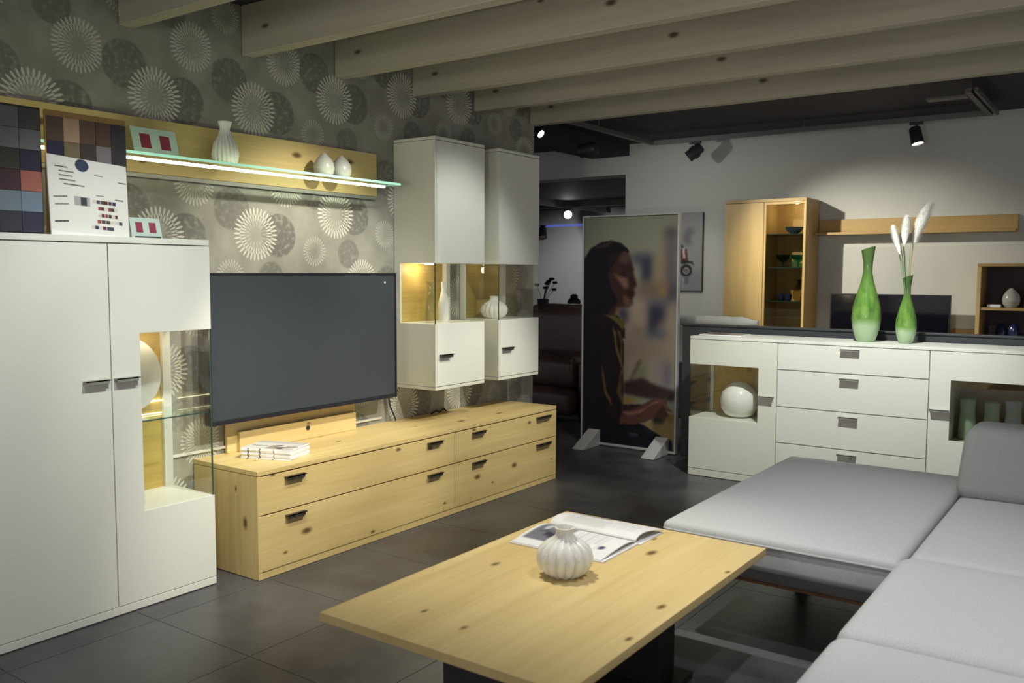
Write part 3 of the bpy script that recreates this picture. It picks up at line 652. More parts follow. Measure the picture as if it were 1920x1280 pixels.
for x, yy in ((2.60, 4.00), (2.42, 4.60), (3.42, 1.80), (3.42, 3.50), (4.10, 1.80), (4.10, 4.45)):
    MB().box(x-.025, x+.025, yy-.025, yy+.025, .001, .264).build('leg', M['blackmat'], t, bevel=.003)

# ------------------------------------------------------------------ sideboard
SY, SX0, SX1, SX2, SX3 = 5.882, 1.189, 1.824, 2.766, 3.40
t = thing('sideboard', 'white sideboard with four drawers and glazed doors behind the sofa', 'sideboard', (2.29, 6.08, 0))
fy = SY+.020; by = 6.30
mb = MB().box(SX0, SX3, fy, by, .05, .425).box(SX0, SX3, fy, by, .806, .984).box(1.70, 2.88, fy, by, .425, .806).box(SX3-.02, SX3, fy, by, .425, .806)
mb.build('body', M['cream'], t, bevel=.001)
MB().box(SX0, SX3, SY, by, .986, 1.005).build('top_panel', M['white'], t, bevel=.0015)
MB().box(SX0, SX3, SY+.002, by-.02, .004, .052).build('plinth', M['cream'], t, bevel=.0015)
def tab(x0, x1, z, parent):
    MB().box(x0, x1, SY-.034, SY-.001, z, z+.004).box(x0, x1, SY-.034, SY-.031, z-.008, z+.004).build('handle', M['steel'], parent)
d = MB().prism([(SX0, .056), (SX1-.003, .056), (SX1-.003, .982), (SX0, .982), (SX0, .806), (1.693, .806), (1.693, .425), (SX0, .425)], 'y', SY, fy-.001).build('door', M['cream'], t, bevel=.001)
tab(1.705, 1.805, .612, d)
zt = (.982, .8055, .5545, .3085, .056)
for i in range(4):
    d = MB().box(SX1+.002, SX2-.002, SY, fy-.001, zt[i+1]+(.0035 if i < 3 else 0), zt[i]-(.0035 if i else .001)).build('drawer', M['white'], t, bevel=.001)
    tab(2.237, 2.353, (.962, .772, .522, .276)[i], d)
d = MB().prism([(SX2+.003, .056), (SX3, .056), (SX3, .440), (2.888, .440), (2.888, .809), (SX3, .809), (SX3, .982), (SX2+.003, .982)], 'y', SY, fy-.001).build('door', M['white'], t, bevel=.001)
tab(2.776, 2.883, .622, d)
MB().box(SX0+.03, 1.70, 6.27, 6.285, .425, .806).build('niche_back', M['oak_niche'], t)
MB().box(SX0+.002, SX0+.03, 6.25, 6.298, .425, .806).build('corner_post', M['white'], t)
MB().box(SX0+.008, 1.692, SY+.003, SY+.008, .4255, .8055).build('front_pane', M['glass'], t)
MB().box(SX0+.002, SX0+.007, SY+.009, 6.249, .4255, .8055).build('side_pane', M['glass_dark'], t)
MB().box(2.889, SX3-.021, SY+.003, SY+.008, .4405, .8085).build('front_pane', M['glass_dark'], t)
MB().box(2.885, SX3-.021, 6.27, 6.285, .426, .806).build('niche_back', M['oak_dark'], t)
# things in and on it
o = MB().lathe([(0, 0), (.06, 0), (.10, .02), (.128, .07), (.134, .12), (.122, .175), (.088, .222), (.05, .246), (.040, .250), (.03, .240), (0, .20)], seg=40, cap=False, shear=(8, .25)).build('round_jug', M['ceramic'], smooth=True)
o.location = (1.49, 6.07, .4255); o.rotation_euler = (0, 0, R(200)); tag(o, 'round white jug behind glass in the left end of the sideboard', 'jug')
for i, (x, h, c, lb) in enumerate(((2.955, .25, (.50, .66, .55), 'leftmost'), (3.09, .24, (.48, .60, .52), 'middle'), (3.205, .26, (.52, .60, .68), 'rightmost'))):
    o = MB().lathe([(0, .0), (.045, 0), (.050, .01), (.050, h*.3), (.042, h*.7), (.046, h), (.042, h), (.038, h*.7), (.044, h*.3), (.044, .025), (0, .02)], seg=28, cap=False).build('glass_vase', mat('frosted_glass', c, .25), smooth=True)
    o.location = (x, 6.11, .4255); tag(o, '%s of the three frosted glass vases behind the sideboard glass door' % lb, 'vase', 'frosted vases in the sideboard')
def green_mat(sx):
    m = bpy.data.materials.new('green_glaze'); m.use_nodes = True; nt = m.node_tree; L = nt.links.new; N = nt.nodes.new
    b = nt.nodes['Principled BSDF']; b.inputs['Roughness'].default_value = .18
    tc = N('ShaderNodeTexCoord'); sp = N('ShaderNodeSeparateXYZ'); L(tc.outputs['Object'], sp.inputs[0])
    n = N('ShaderNodeTexNoise'); n.inputs['Scale'].default_value = 22; n.inputs['Detail'].default_value = 5
    mp = N('ShaderNodeMapping'); mp.inputs['Scale'].default_value = (1, 1, .35); L(tc.outputs['Object'], mp.inputs['Vector']); L(mp.outputs[0], n.inputs['Vector'])
    r = N('ShaderNodeValToRGB'); e = r.color_ramp.elements; e[0].position = .3; e[0].color = (.055, .15, .028, 1); e[1].position = .7; e[1].color = (.19, .34, .065, 1); L(n.outputs[0], r.inputs[0])
    hz = N('ShaderNodeMath'); hz.operation = 'MULTIPLY_ADD'; L(n.outputs[0], hz.inputs[0]); hz.inputs[1].default_value = .05; L(sp.outputs['Z'], hz.inputs[2])
    mr = N('ShaderNodeMapRange'); L(hz.outputs[0], mr.inputs['Value']); mr.inputs['From Min'].default_value = .10*sx+.03; mr.inputs['From Max'].default_value = .15*sx+.03; mr.inputs['To Min'].default_value = 1; mr.inputs['To Max'].default_value = 0
    mx = N('ShaderNodeMix'); mx.data_type = 'RGBA'; L(mr.outputs[0], mx.inputs[0]); L(r.outputs[0], mx.inputs[6]); mx.inputs[7].default_value = (.36, .49, .30, 1)
    md = N('ShaderNodeMapRange'); L(sp.outputs['Z'], md.inputs['Value']); md.inputs['From Min'].default_value = .33*sx; md.inputs['From Max'].default_value = .50*sx
    m2 = N('ShaderNodeMix'); m2.data_type = 'RGBA'; L(md.outputs[0], m2.inputs[0]); L(mx.outputs[2], m2.inputs[6]); m2.inputs[7].default_value = (.06, .115, .03, 1)
    L(m2.outputs[2], b.inputs['Base Color']); return m
gv = [(0, 0), (.050, 0), (.062, .012), (.085, .085), (.093, .155), (.086, .225), (.064, .315), (.040, .395), (.029, .455), (.030, .52), (.044, .612), (.040, .612), (.026, .52), (.02, .45), (0, .3)]
o = MB().lathe(gv, seg=40, cap=False, shear=(10, .32)).build('green_vase', green_mat(1.0), smooth=True); o.location = (2.328, 6.12, 1.0055); tag(o, 'tall empty green vase with a slanted mouth on the sideboard', 'vase', 'green vases on the sideboard')
g2 = [(r_*.70, z_*.70) for r_, z_ in gv]
o = MB().lathe(g2, seg=40, cap=False, shear=(10, .32)).build('green_vase', green_mat(.70), smooth=True); o.location = (2.575, 6.12, 1.0055); tag(o, 'shorter green vase holding pampas plumes on the sideboard', 'vase', 'green vases on the sideboard')
def fan(p, dy): return Vector((p[0]-.214*dy, p[1]+dy, p[2]))
def plume(label, tip, base, rad, droop, dy):
    g_ = thing('pampas_stem', label, 'dried grass', (2.575, 6.12+dy*.1, 1.30), 'pampas plumes in the green vase')
    p0 = Vector((2.573, 6.12+dy*.14, 1.30)); b_ = fan(base, dy*.8); tp = fan(tip, dy)
    pts = [p0, p0.lerp(b_, .5)+Vector((.004, 0, .01)), b_]
    MB().tube(pts, .003, 6).build('stem', M['stem2'] if droop else M['stem'], g_, smooth=True)
    core = MB(); n = 13; d = (tp-b_).normalized(); s_ = d.cross(Vector((0, 1, 0))).normalized(); q_ = d.cross(s_)
    def ax(u): return b_.lerp(tp, u)+Vector((droop*(u*u-u)*.6, 0, 0))
    def prof(u): return rad*(.15+.85*math.sin(math.pi/2*min(1, u/.62))**.8)*(1 if u < .62 else max(.12, 1-((u-.62)/.40)**2)**.5)
    core.tube([ax(i/(n-1)) for i in range(n)], [max(.004, prof(i/(n-1))*.72) for i in range(n)], 12)
    rr = random.Random(int(tip[0]*1000))
    for k in range(1500):
        u = rr.random(); a = rr.random()*2*math.pi; p = ax(u); R_ = prof(u)
        o_ = s_*math.cos(a)+q_*math.sin(a)
        e = p+o_*R_*(.95+.25*rr.random())+d*.030+Vector((droop*.30*rr.random(), 0, -droop*.1)); wv = o_.cross(d)*.0016
        nn = len(core.v); st = p+o_*R_*.5; core.v += [tuple(st-wv), tuple(st+wv), tuple(e)]; core.f.append((nn, nn+1, nn+2))
    core.build('plume', M['plume'], g_)
plume('short pampas plume leaning left in the green vase', (2.478, 6.12, 1.735), (2.522, 6.12, 1.575), .026, 0, -.13)
plume('middle pampas plume standing upright in the green vase', (2.556, 6.12, 1.805), (2.545, 6.12, 1.625), .034, 0, 0)
plume('tallest pampas plume, curving to the right above the green vase', (2.690, 6.12, 1.905), (2.600, 6.12, 1.640), .046, .07, .13)
for i, (x, z, dy) in enumerate(((2.475, 1.77, -.06), (2.505, 1.775, -.02), (2.525, 1.78, .03), (2.590, 1.77, .07))):
    e = fan((x, 6.12, z), dy)
    o = MB().tube([(2.572+.004*i-.006, 6.12+dy*.2, 1.30), ((2.572+e.x)/2, (6.12+e.y)/2, (1.33+z)/2), tuple(e)], [.0025, .0022, .001], 5).build('grass_blade', M['stem'], smooth=True)
    tag(o, 'thin grass blade in the shorter green vase, %s from the left' % ['first', 'second', 'third', 'fourth'][i], 'grass blade', 'grass blades in the green vase')
t = thing('flat_magazine', 'magazine with a dark picture cover lying flat on the left end of the sideboard', 'magazine', (1.36, 6.1, 1.0055), rotz=R(4))
MB().box(-.155, .155, -.11, .11, 0, .007).build('pages', M['paper'], t, bevel=.001, world=False)
ras = Raster(60, 44, (205, 200, 195)); ras.rect(.10, .12, .92, .85, (120, 108, 104)); ras.rect(.2, .3, .5, .7, (80, 62, 60)); ras.rect(.6, .2, .9, .5, (175, 165, 158)); ras.blur(1, 1)
WL[t.name] = Vector((0, 0, 0)); print_panel('cover_print', ras, (-.152, .107, .0076), (.304, 0, 0), (0, -.214, 0), t)

# ------------------------------------------------------------------ banner with a printed portrait photo
t = thing('banner_stand', 'standing banner frame printed with a dark haired woman in profile', 'banner', (.40, 6.45, 0))
bx0, bx1, bz0, bz1 = -.030, .822, .030, 1.912
MB().box(bx0, bx1, 6.440, 6.460, bz0, bz1).build('panel', M['blackmat'], t)
fr = MB().box(bx0-.012, bx0, 6.425, 6.470, .012, bz1+.012).box(bx1, bx1+.012, 6.425, 6.470, .012, bz1+.012).box(bx0, bx1, 6.425, 6.470, bz1, bz1+.012).box(bx0, bx1, 6.425, 6.470, .012, bz0)
fr.build('frame', M['alu'], t, bevel=.002)
for x in (.085, .715):
    MB().prism([(6.17, .002), (6.48, .002), (6.48, .006), (6.44, .135), (6.43, .135), (6.17, .006)], 'x', x-.055, x+.055).build('foot', M['alu'], t, bevel=.002)
def px2uv(x, y):
    u = (x-1096)/173.0; return u, (y-(408-6*u))/(421+27*u)
def Z1p(*p): return [px2uv(1060+a/5.333, 390+b/5.333) for a, b in p]
def Z2p(*p): return [px2uv(980+a/4.924, 620+b/4.924) for a, b in p]
ras = Raster(150, 330, (112, 112, 100))
q = ras.poly
q(Z1p((190,520),(1110,420),(1110,900),(190,900)), (122, 118, 104))
q(Z1p((190,880),(1110,740),(1110,1400),(190,1400)), (122, 110, 100)); q(Z2p((560,0),(1420,0),(1420,420),(560,420)), (122, 106, 92))
ras.blur(14, 2)
q(Z1p((680,450),(880,450),(880,560),(680,560)), (66, 66, 82)); q(Z1p((770,520),(870,500),(865,720),(780,730)), (40, 44, 60))
q(Z1p((880,480),(1000,480),(1000,740),(880,740)), (124, 110, 92)); q(Z1p((740,740),(1000,740),(1000,880),(740,880)), (104, 88, 78))
q(Z1p((985,215),(1105,215),(1105,960),(1050,960),(1005,740)), (84, 78, 88)); q(Z1p((980,210),(1105,210),(1105,255),(985,255)), (44, 40, 52)); q(Z1p((985,250),(1035,250),(1035,600),(1000,600)), (100, 84, 82))
q(Z1p((960,740),(1030,740),(1030,900),(940,900)), (124, 100, 72)); q(Z1p((830,900),(1040,900),(1040,1000),(830,1000)), (86, 84, 94))
q(Z1p((640,940),(740,905),(830,960),(820,1280),(620,1280)), (140, 124, 112)); q(Z1p((850,985),(1000,985),(1000,1100),(880,1250),(850,1250)), (46, 46, 64))
q(Z1p((1060,780),(1105,760),(1105,880),(1040,940)), (48, 44, 66)); q(Z1p((1040,950),(1105,930),(1105,1280),(1040,1280)), (134, 118, 104)); q(Z1p((700,1200),(780,1200),(780,1290),(700,1290)), (92, 66, 70)); q(Z1p((550,990),(640,990),(640,1150),(570,1150)), (44, 42, 58))
q(Z2p((960,0),(1420,0),(1420,180),(960,180)), (124, 110, 98)); q(Z2p((1170,0),(1330,0),(1330,60),(1170,60)), (70, 74, 92))
for a, b, c in ((990,1130,(132,118,108)),(1170,1240,(128,116,104)),(1260,1330,(120,108,112))): q(Z2p((a,240),(b,240),(b,480),(a,480)), c)
q(Z2p((1320,300),(1380,300),(1380,520),(1320,520)), (84, 74, 90)); q(Z2p((1080,330),(1150,330),(1140,460),(1080,460)), (92, 98, 66))
ras.blur(5, 2)
q(Z2p((960,480),(1130,440),(1230,500),(1420,560),(1420,660),(1200,640),(960,590)), (48, 34, 36)); q(Z2p((960,610),(1110,660),(960,690)), (120, 92, 46))
q(Z2p((1140,860),(1270,830),(1360,790),(1420,770),(1420,1050),(1330,1000),(1140,890)), (118, 98, 66)); q(Z2p((1345,790),(1420,770),(1420,860),(1360,850)), (104, 82, 40)); q(Z2p((1210,800),(1330,790),(1320,870),(1240,870)), (44, 38, 34))
q(Z2p((1095,270),(1120,280),(1030,470),(1010,460)), (76, 62, 46))
ras.blur(2, 1)
ras.a = np.clip(ras.a*np.array([1.27, 1.30, 1.30]), 0, 255)
# figure: hair, face, neck, clothes, arms
HAIR = (24, 22, 30)
q(Z1p((420,640),(500,440),(640,425),(670,500),(695,600),(700,660),(735,775),(700,800),(715,850),(690,905),(695,960),(650,990),(580,985),(545,1010),(520,1080),(380,1080)), (66, 44, 44))
q(Z1p((545,520),(600,440),(650,450),(665,520),(620,570)), (88, 68, 66)); q(Z1p((490,650),(560,680),(640,700),(650,790),(610,810),(560,740)), (134, 98, 84)); q(Z1p((600,860),(660,900),(690,960),(640,985),(600,950)), (112, 82, 62))
q(Z1p((575,575),(640,590),(650,605),(590,600)), (32, 26, 30)); q(Z1p((570,640),(625,640),(630,672),(580,672)), (30, 24, 28)); q(Z1p((672,590),(702,600),(695,650),(675,640)), (44, 34, 38))
q(Z1p((660,700),(700,700),(725,775),(690,790),(655,770)), (58, 38, 42)); q(Z1p((630,835),(710,828),(700,850),(715,855),(690,905),(650,880)), (56, 28, 34)); q(Z1p((540,990),(560,980),(530,1075),(505,1070)), (140, 112, 90))
ras.blur(2, 1)
q(Z1p((190,1300),(195,500),(260,400),(370,340),(470,322),(570,350),(640,410),(650,440),(600,430),(530,460),(470,560),(440,680),(480,800),(540,940),(450,1040),(370,1110),(300,1300)), HAIR)
q(Z1p((270,410),(340,380),(420,350),(480,330),(500,335),(420,385),(330,400)), (70, 58, 52)); q(Z1p((440,460),(520,440),(560,450),(500,560),(450,640)), (40, 30, 34))
q(Z1p((300,1060),(400,1060),(540,1075),(610,1150),(620,1300),(560,1300),(240,1300)), (34, 24, 28)); q(Z1p((400,1065),(500,1072),(575,1110),(615,1160),(600,1230),(560,1180),(500,1120)), (104, 98, 46)); q(Z1p((500,1150),(520,1290),(490,1290)), (110, 92, 50)); q(Z1p((545,1200),(590,1290),(565,1290)), (98, 84, 44))
q(Z2p((560,0),(740,0),(740,560),(860,760),(850,840),(1000,850),(1140,880),(1320,1000),(1400,1030),(1420,1250),(560,1250)), (22, 21, 29))
q(Z2p((730,0),(930,0),(955,120),(960,300),(960,720),(950,880),(850,880),(800,660),(740,560)), (34, 25, 29)); q(Z2p((855,0),(880,0),(890,130),(950,330),(940,360),(880,180)), (118, 104, 56)); q(Z2p((895,0),(925,0),(945,120),(945,290),(920,240),(930,130)), (98, 80, 44))
q(Z2p((745,290),(775,420),(800,570),(840,640),(858,720),(845,700),(780,590),(755,420)), (120, 88, 44)); q(Z2p((925,370),(960,300),(960,720),(945,690),(895,570),(915,470)), (92, 76, 44)); q(Z2p((935,430),(950,400),(958,600),(945,640)), (40, 28, 32))
q(Z2p((945,690),(1080,690),(1130,690),(1220,640),(1320,635),(1345,660),(1360,720),(1400,750),(1390,760),(1340,740),(1370,790),(1330,840),(1260,810),(1150,860),(1050,885),(940,870)), (92, 60, 54))
q(Z2p((950,690),(1090,690),(1130,700),(1010,745),(950,750)), (52, 34, 36)); q(Z2p((950,760),(1060,755),(1160,720),(1240,660),(1330,650),(1200,700),(1120,770),(1000,800)), (134, 96, 84)); q(Z2p((1310,660),(1350,690),(1390,755),(1330,720)), (136, 94, 72)); q(Z2p((930,800),(960,810),(960,870),(930,880)), (110, 66, 50))
q(Z2p((1140,890),(1320,1000),(1250,1010),(1140,940)), (30, 28, 36)); q(Z2p((1000,960),(1080,960),(1110,990),(1050,1000)), (60, 58, 68))
ras.blur(1, 1)
print_panel('portrait_print', ras, (bx0+.004, 6.4390, bz1-.003), (bx1-bx0-.008, 0, 0), (0, 0, -(bz1-bz0-.006)), t)

# ------------------------------------------------------------------ back of the showroom
t = thing('display_cabinet', 'tall oak display cabinet with a glass door at the back wall', 'cabinet', (.95, 8.2, 0))
cx0, cx1, cy0, cy1, cz = .572, 1.333, 8.0, 8.38, 2.13
MB().box(cx0, cx0+.02, cy0+.02, cy1, 0.002, cz-.03).box(.940, .962, cy0+.022, cy1, .002, cz-.03).box(cx1-.02, cx1, cy0+.002, cy1, .002, cz-.03).box(cx0+.02, .940, cy1-.015, cy1, .002, cz-.03).box(cx0, cx1, cy0+.022, cy1, .002, .06).build('body', M['oak_rear'], t)
MB().box(.962, cx1-.02, cy1-.02, cy1-.005, .06, cz-.03).build('back_board', M['oak_rear'], t)
MB().box(cx0, cx1, cy0, cy1, cz-.029, cz).build('top_panel', M['oak_rear_x'], t, bevel=.002)
d = MB().box(cx0, .945, cy0, cy0+.02, .06, cz-.032).build('door', M['oak_rear'], t, bevel=.002)
MB().box(.875, .910, cy0-.02, cy0-.001, .985, 1.010).build('handle', M['blackmat'], d)
d = MB().box(.950, .968, cy0, cy0+.02, .06, cz-.032).box(cx1-.022, cx1-.002, cy0-.001, cy0+.0015, .06, cz-.032).box(.968, cx1-.022, cy0, cy0+.02, cz-.052, cz-.032).build('glass_door', M['oak_rear'], t)
MB().box(.969, cx1-.023, cy0+.008, cy0+.012, .06, cz-.053).build('pane', M['glass_dark'], d)
for z in (.88, 1.20, 1.508, 1.812): MB().box(.964, cx1-.022, cy0+.04, cy1-.022, z-.008, z).build('glass_shelf', M['glass_edge'], t)
bulb('cabinet_lamp', (1.20, 8.16, 2.05), 1.6, (1, .88, .6), .02)
bowl = lambda r_, h: [(0, 0), (r_*.4, 0), (r_*.45, .008), (r_*.8, h*.45), (r_, h), (r_*.95, h), (r_*.75, h*.5), (0, .014)]
o = MB().lathe(bowl(.085, .065), seg=32, cap=False).build('bowl', M['dish_blue'], smooth=True); o.location = (1.165, 8.2, 1.8125); tag(o, 'dark blue bowl on the top glass shelf of the display cabinet', 'bowl')
gob = [(0, 0), (.032, 0), (.032, .004), (.008, .010), (.007, .045), (.03, .055), (.062, .085), (.068, .115), (.064, .115), (.055, .085), (0, .062)]
for i, (x, lb) in enumerate(((1.075, 'left'), (1.215, 'right'))):
    o = MB().lathe(gob, seg=28, cap=False).build('goblet', M['goblet'], smooth=True); o.location = (x, 8.18, 1.5085); tag(o, '%s one of two teal stemmed goblets in the display cabinet' % lb, 'goblet', 'teal goblets')
for i, (x, lb) in enumerate(((1.06, 'left'), (1.128, 'right'))):
    o = MB().lathe([(0, 0), (.018, 0), (.028, .015), (.03, .06), (.027, .06), (.024, .015), (0, .008)], seg=20, cap=False).build('cup', M['cobalt'], smooth=True); o.location = (x, 8.2, 1.2005); tag(o, '%s one of two cobalt blue cups in the display cabinet' % lb, 'cup', 'cobalt cups')
o = MB().lathe([(0, 0), (.05, 0), (.075, .03), (.08, .08), (.05, .14), (.03, .19), (.04, .22), (.036, .22), (.025, .19), (0, .15)], seg=28, cap=False).build('glass_jar', glass('amber_glass', (.72, .66, .42)), smooth=True); o.location = (1.215, 8.26, 1.2005); o.scale = (.85, .85, .9); tag(o, 'clear bulbous glass jar beside the cobalt cups', 'jar')
t = thing('rear_wall_shelf', 'long oak wall shelf mounted above the rear television', 'shelf', (2.1, 8.39, 1.8))
MB().box(1.345, 2.95, 8.365, 8.398, 1.80, 1.945).build('back_panel', M['oak_rear_x'], t, bevel=.002)
MB().box(1.345, 2.95, 8.22, 8.364, 1.80, 1.822).build('shelf_board', M['oak_rear_x'], t, bevel=.002)
t = thing('wall_panel', 'white wall panel with an oak foot behind the rear television', 'panel', (2.4, 8.39, .5))
MB().box(1.565, 3.9, 8.372, 8.398, .985, 1.692).build('white_panel', M['wallw'], t, bevel=.002)
MB().box(1.565, 3.9, 8.372, 8.398, .55, .983).build('oak_panel', M['oak_rear_x'], t, bevel=.002)
t = thing('rear_lowboard', 'low oak lowboard under the rear television, mostly hidden', 'lowboard', (2.1, 8.15, 0))
MB().box(1.42, 2.68, 7.95, 8.36, .06, .50).build('body', M['oak_rear_x'], t, bevel=.002); MB().box(1.42, 2.68, 7.93, 8.37, .501, .525).build('top_panel', M['oak_rear_x'], t, bevel=.002)
MB().box(1.46, 2.64, 7.98, 8.34, .002, .059).build('plinth', M['blackmat'], t)
t = thing('rear_television', 'dark switched off television in front of the white wall panel', 'television', (2.02, 8.1, .526))
MB().box(1.536, 2.514, 8.10, 8.14, .70, 1.276).build('housing', M['black'], t, bevel=.003); MB().box(1.548, 2.502, 8.0985, 8.0995, .715, 1.266).build('screen', M['screen_rear'], t)
MB().box(1.85, 2.2, 8.02, 8.22, .526, .538).box(1.98, 2.07, 8.11, 8.135, .538, .70).build('stand', M['blackmat'], t)
t = thing('open_shelf_unit', 'oak open shelf unit with dark red interior at the far right', 'shelf unit', (3.1, 8.18, 0))
MB().box(2.715, 2.745, 8.0, 8.36, .002, 1.512).build('side_panel', M['oak_rear'], t, bevel=.002); MB().box(3.46, 3.49, 8.0, 8.36, .002, 1.512).build('side_panel', M['oak_rear'], t, bevel=.002)
MB().box(2.715, 3.49, 8.0, 8.36, 1.513, 1.537).build('top_panel', M['oak_rear_x'], t, bevel=.002)
MB().box(2.7455, 3.4595, 8.33, 8.355, .01, 1.51).build('back_board', M['interior'], t)
for z in (.30, .86, 1.185): MB().box(2.7455, 3.4595, 8.01, 8.329, z-.022, z).build('shelf_board', M['oak_rear_x'], t)
o = MB().lathe([(a*1.15, b*1.18) for a, b in egg], seg=32, cap=False).build('grey_vase', M['ceramic_grey'], smooth=True); o.location = (2.95, 8.13, 1.1855); tag(o, 'grey egg shaped vase in the open shelf unit', 'vase')
o = MB().lathe([(0, 0), (.05, 0), (.055, .02), (.05, .15), (.035, .19), (.03, .19), (0, .1)], seg=28, cap=False).build('grey_vase', M['ceramic_grey'], smooth=True); o.location = (3.09, 8.17, 1.1855); tag(o, 'grey cylindrical vase at the right of the open shelf unit', 'vase')
o = MB().box(2.79, 2.885, 8.05, 8.16, 1.1855, 1.208).build('white_book', M['paper'], bevel=.002); tag(o, 'small cream book lying in the open shelf unit', 'book')
for x, lb in ((2.885, 'left'), (2.975, 'right')):
    o = MB().lathe([(0, 0), (.03, 0), (.04, .03), (.04, .16), (.02, .19), (.015, .19), (0, .1)], seg=20, cap=False).build('blue_vase', M['cobalt'], smooth=True); o.location = (x, 8.15, .8605); tag(o, '%s one of two cobalt vases low in the open shelf unit' % lb, 'vase', 'cobalt vases')
# tractor picture
t = thing('wall_picture', 'grey canvas picture of a red tractor on the back wall', 'picture', (-.2, 8.385, 1.67))
MB().box(-.60, .192, 8.365, 8.397, 1.275, 2.06).build('canvas', M['blackmat'], t)
ras = Raster(130, 130, (128, 128, 128)); ras.rect(0, .75, 1, 1, (118, 118, 120)); ras.rect(0, 0, .4, .6, (138, 138, 138))
for cx_, cy_, r1, r2 in ((.83,.24,.06,.06),(.78,.30,.05,.06),(.80,.37,.06,.05)): ras.ell(cx_, cy_, r1, r2, (84, 84, 86), .6)
ras.blur(4, 1)
q = ras.poly
def qs(pts, c): q([(a+.05, b-.015) for a, b in pts], c)
qs([(.30,.50),(.66,.48),(.74,.48),(.76,.64),(.30,.70)], (84, 48, 46)); qs([(.28,.42),(.62,.40),(.70,.44),(.70,.46),(.30,.46)], (50, 48, 50)); qs([(.60,.47),(.64,.47),(.66,.66),(.62,.66)], (186, 176, 176)); qs([(.68,.48),(.71,.48),(.72,.60),(.69,.60)], (180, 170, 170))
for cx_, rr_ in ((.785, .080), (.38, .13)):
    cy_ = .74 if rr_ < .1 else .69
    ras.ell(cx_, cy_, rr_, rr_, (36, 35, 38)); ras.ell(cx_, cy_, rr_*.55, rr_*.55, (150, 148, 148)); ras.ell(cx_, cy_, rr_*.35, rr_*.35, (60, 58, 60)); ras.ell(cx_, cy_, rr_*.15, rr_*.15, (150, 148, 148))
qs([(.66,.62),(.82,.64),(.84,.69),(.80,.66),(.66,.67)], (40, 36, 38)); qs([(.70,.82),(.78,.82),(.76,.93),(.71,.93)], (94, 94, 98))
for i in range(8): x = .4+.5*random.random(); q([(x,.84),(x+.02,.84),(x+.01,.98)], (150, 150, 152))
ras.a = np.clip(ras.a*1.2, 0, 255); ras.blur(1, 1); print_panel('tractor_print', ras, (-.599, 8.3645, 2.058), (.790, 0, 0), (0, 0, -.782), t)
# white sofa behind the partition
t = thing('white_sofa', 'white leather sofa whose rolled back shows above the dark partition', 'sofa', (.75, 7.2, 0))
def hroll(x0, x1, y, z, r_):
    m_ = MB(); n = 22
    pts = [(x0+(x1-x0)*i/n, y, z) for i in range(n+1)]
    rs = [r_*max(.25, min(1, (min(i, n-i)/3.0)))**.5*(1+.05*math.sin(i*2.1)) for i in range(n+1)]
    return m_.tube(pts, rs, 16)
hroll(.25, 1.26, 7.05, 1.045, .048).build('back_roll', M['whiteleather'], t, smooth=True)
MB().rbox(.28, 1.20, 6.98, 7.16, .20, 1.02, .05, grid=6).build('backrest', M['whiteleather'], t, smooth=True, angle=180)
MB().rbox(.28, 1.20, 7.17, 7.75, .20, .46, .05, grid=6).build('seat', M['whiteleather'], t, smooth=True, angle=180)
for x in (.36, 1.12):
    for yy in (7.06, 7.66): MB().box(x-.02, x+.02, yy-.02, yy+.02, .001, .21).build('leg', M['blackmat'], t)
# brown armchair behind the banner
t = thing('brown_armchair', 'dark brown leather armchair in the passage behind the wall end', 'armchair', (-1.05, 7.65, 0))
MB().rbox(-1.52, -.66, 7.72, 8.00, .40, 1.10, .10, grid=8, crown=.03).build('backrest', M['brown'], t, smooth=True, angle=180)
MB().rbox(-1.50, -.68, 7.36, 7.74, .30, .625, .09, grid=8, crown=.03).build('seat', M['brown'], t, smooth=True, angle=180)
MB().rbox(-1.52, -.64, 7.22, 7.40, .06, .31, .07, grid=8, crown=.02).build('footrest', M['brown'], t, smooth=True, angle=180)
for a in (-1.66, -.66): MB().rbox(a, a+.15, 7.36, 7.98, .06, .60, .06, grid=6).build('armrest', M['brown'], t, smooth=True, angle=180)
MB().box(-1.5, -.68, 7.44, 7.96, .002, .30).build('base', M['blackmat'], t)
# far sideboard with flowers
t = thing('far_sideboard', 'dark low sideboard far back in the next room', 'sideboard', (-2.85, 10.6, 0))
MB().box(-3.7, -2.2, 10.4, 10.8, .06, .90).build('body', M['potdark'], t, bevel=.004); MB().box(-3.72, -2.18, 10.38, 10.82, .901, .93).build('top_panel', M['potdark'], t, bevel=.003); MB().box(-3.65, -2.25, 10.44, 10.76, .002, .059).build('plinth', M['blackmat'], t)
t = thing('flower_pot', 'slate pot with dark thin stemmed flowers on the far sideboard', 'flower pot', (-3.16, 10.55, .9305))
MB().lathe([(0, 0), (.07, 0), (.085, .15), (.078, .15), (.06, .02), (0, .02)], (0, 0, 0), 24, cap=False).build('pot', M['potdark'], t, smooth=True, world=False)
rr = random.Random(5)
for i in range(8):
    a, b = (rr.random()-.35)*.34, .26+rr.random()*.18
    MB().tube([(0, 0, .05), (a*.4, 0, b*.6), (a, 0, b)], .004, 5).build('stem', M['dkflower'], t, world=False)
    f_ = MB()
    for k in range(6):
        f_.lathe([(0, -.016), (.013, -.009), (.017, 0), (.012, .011), (0, .017)], (a+.022*math.cos(k*1.05), .022*math.sin(k*1.05), b+.01*(k % 2)), 8, cap=False)
    f_.build('flower_head', M['dkflower'], t, world=False)
t = thing('small_planter', 'small pale pot with a dark round plant on the far sideboard', 'plant', (-2.64, 10.55, .9305))
MB().lathe([(0, 0), (.05, 0), (.06, .06), (.055, .06), (0, .02)], (0, 0, 0), 20, cap=False).build('pot', M['ceramic_grey'], t, smooth=True, world=False)
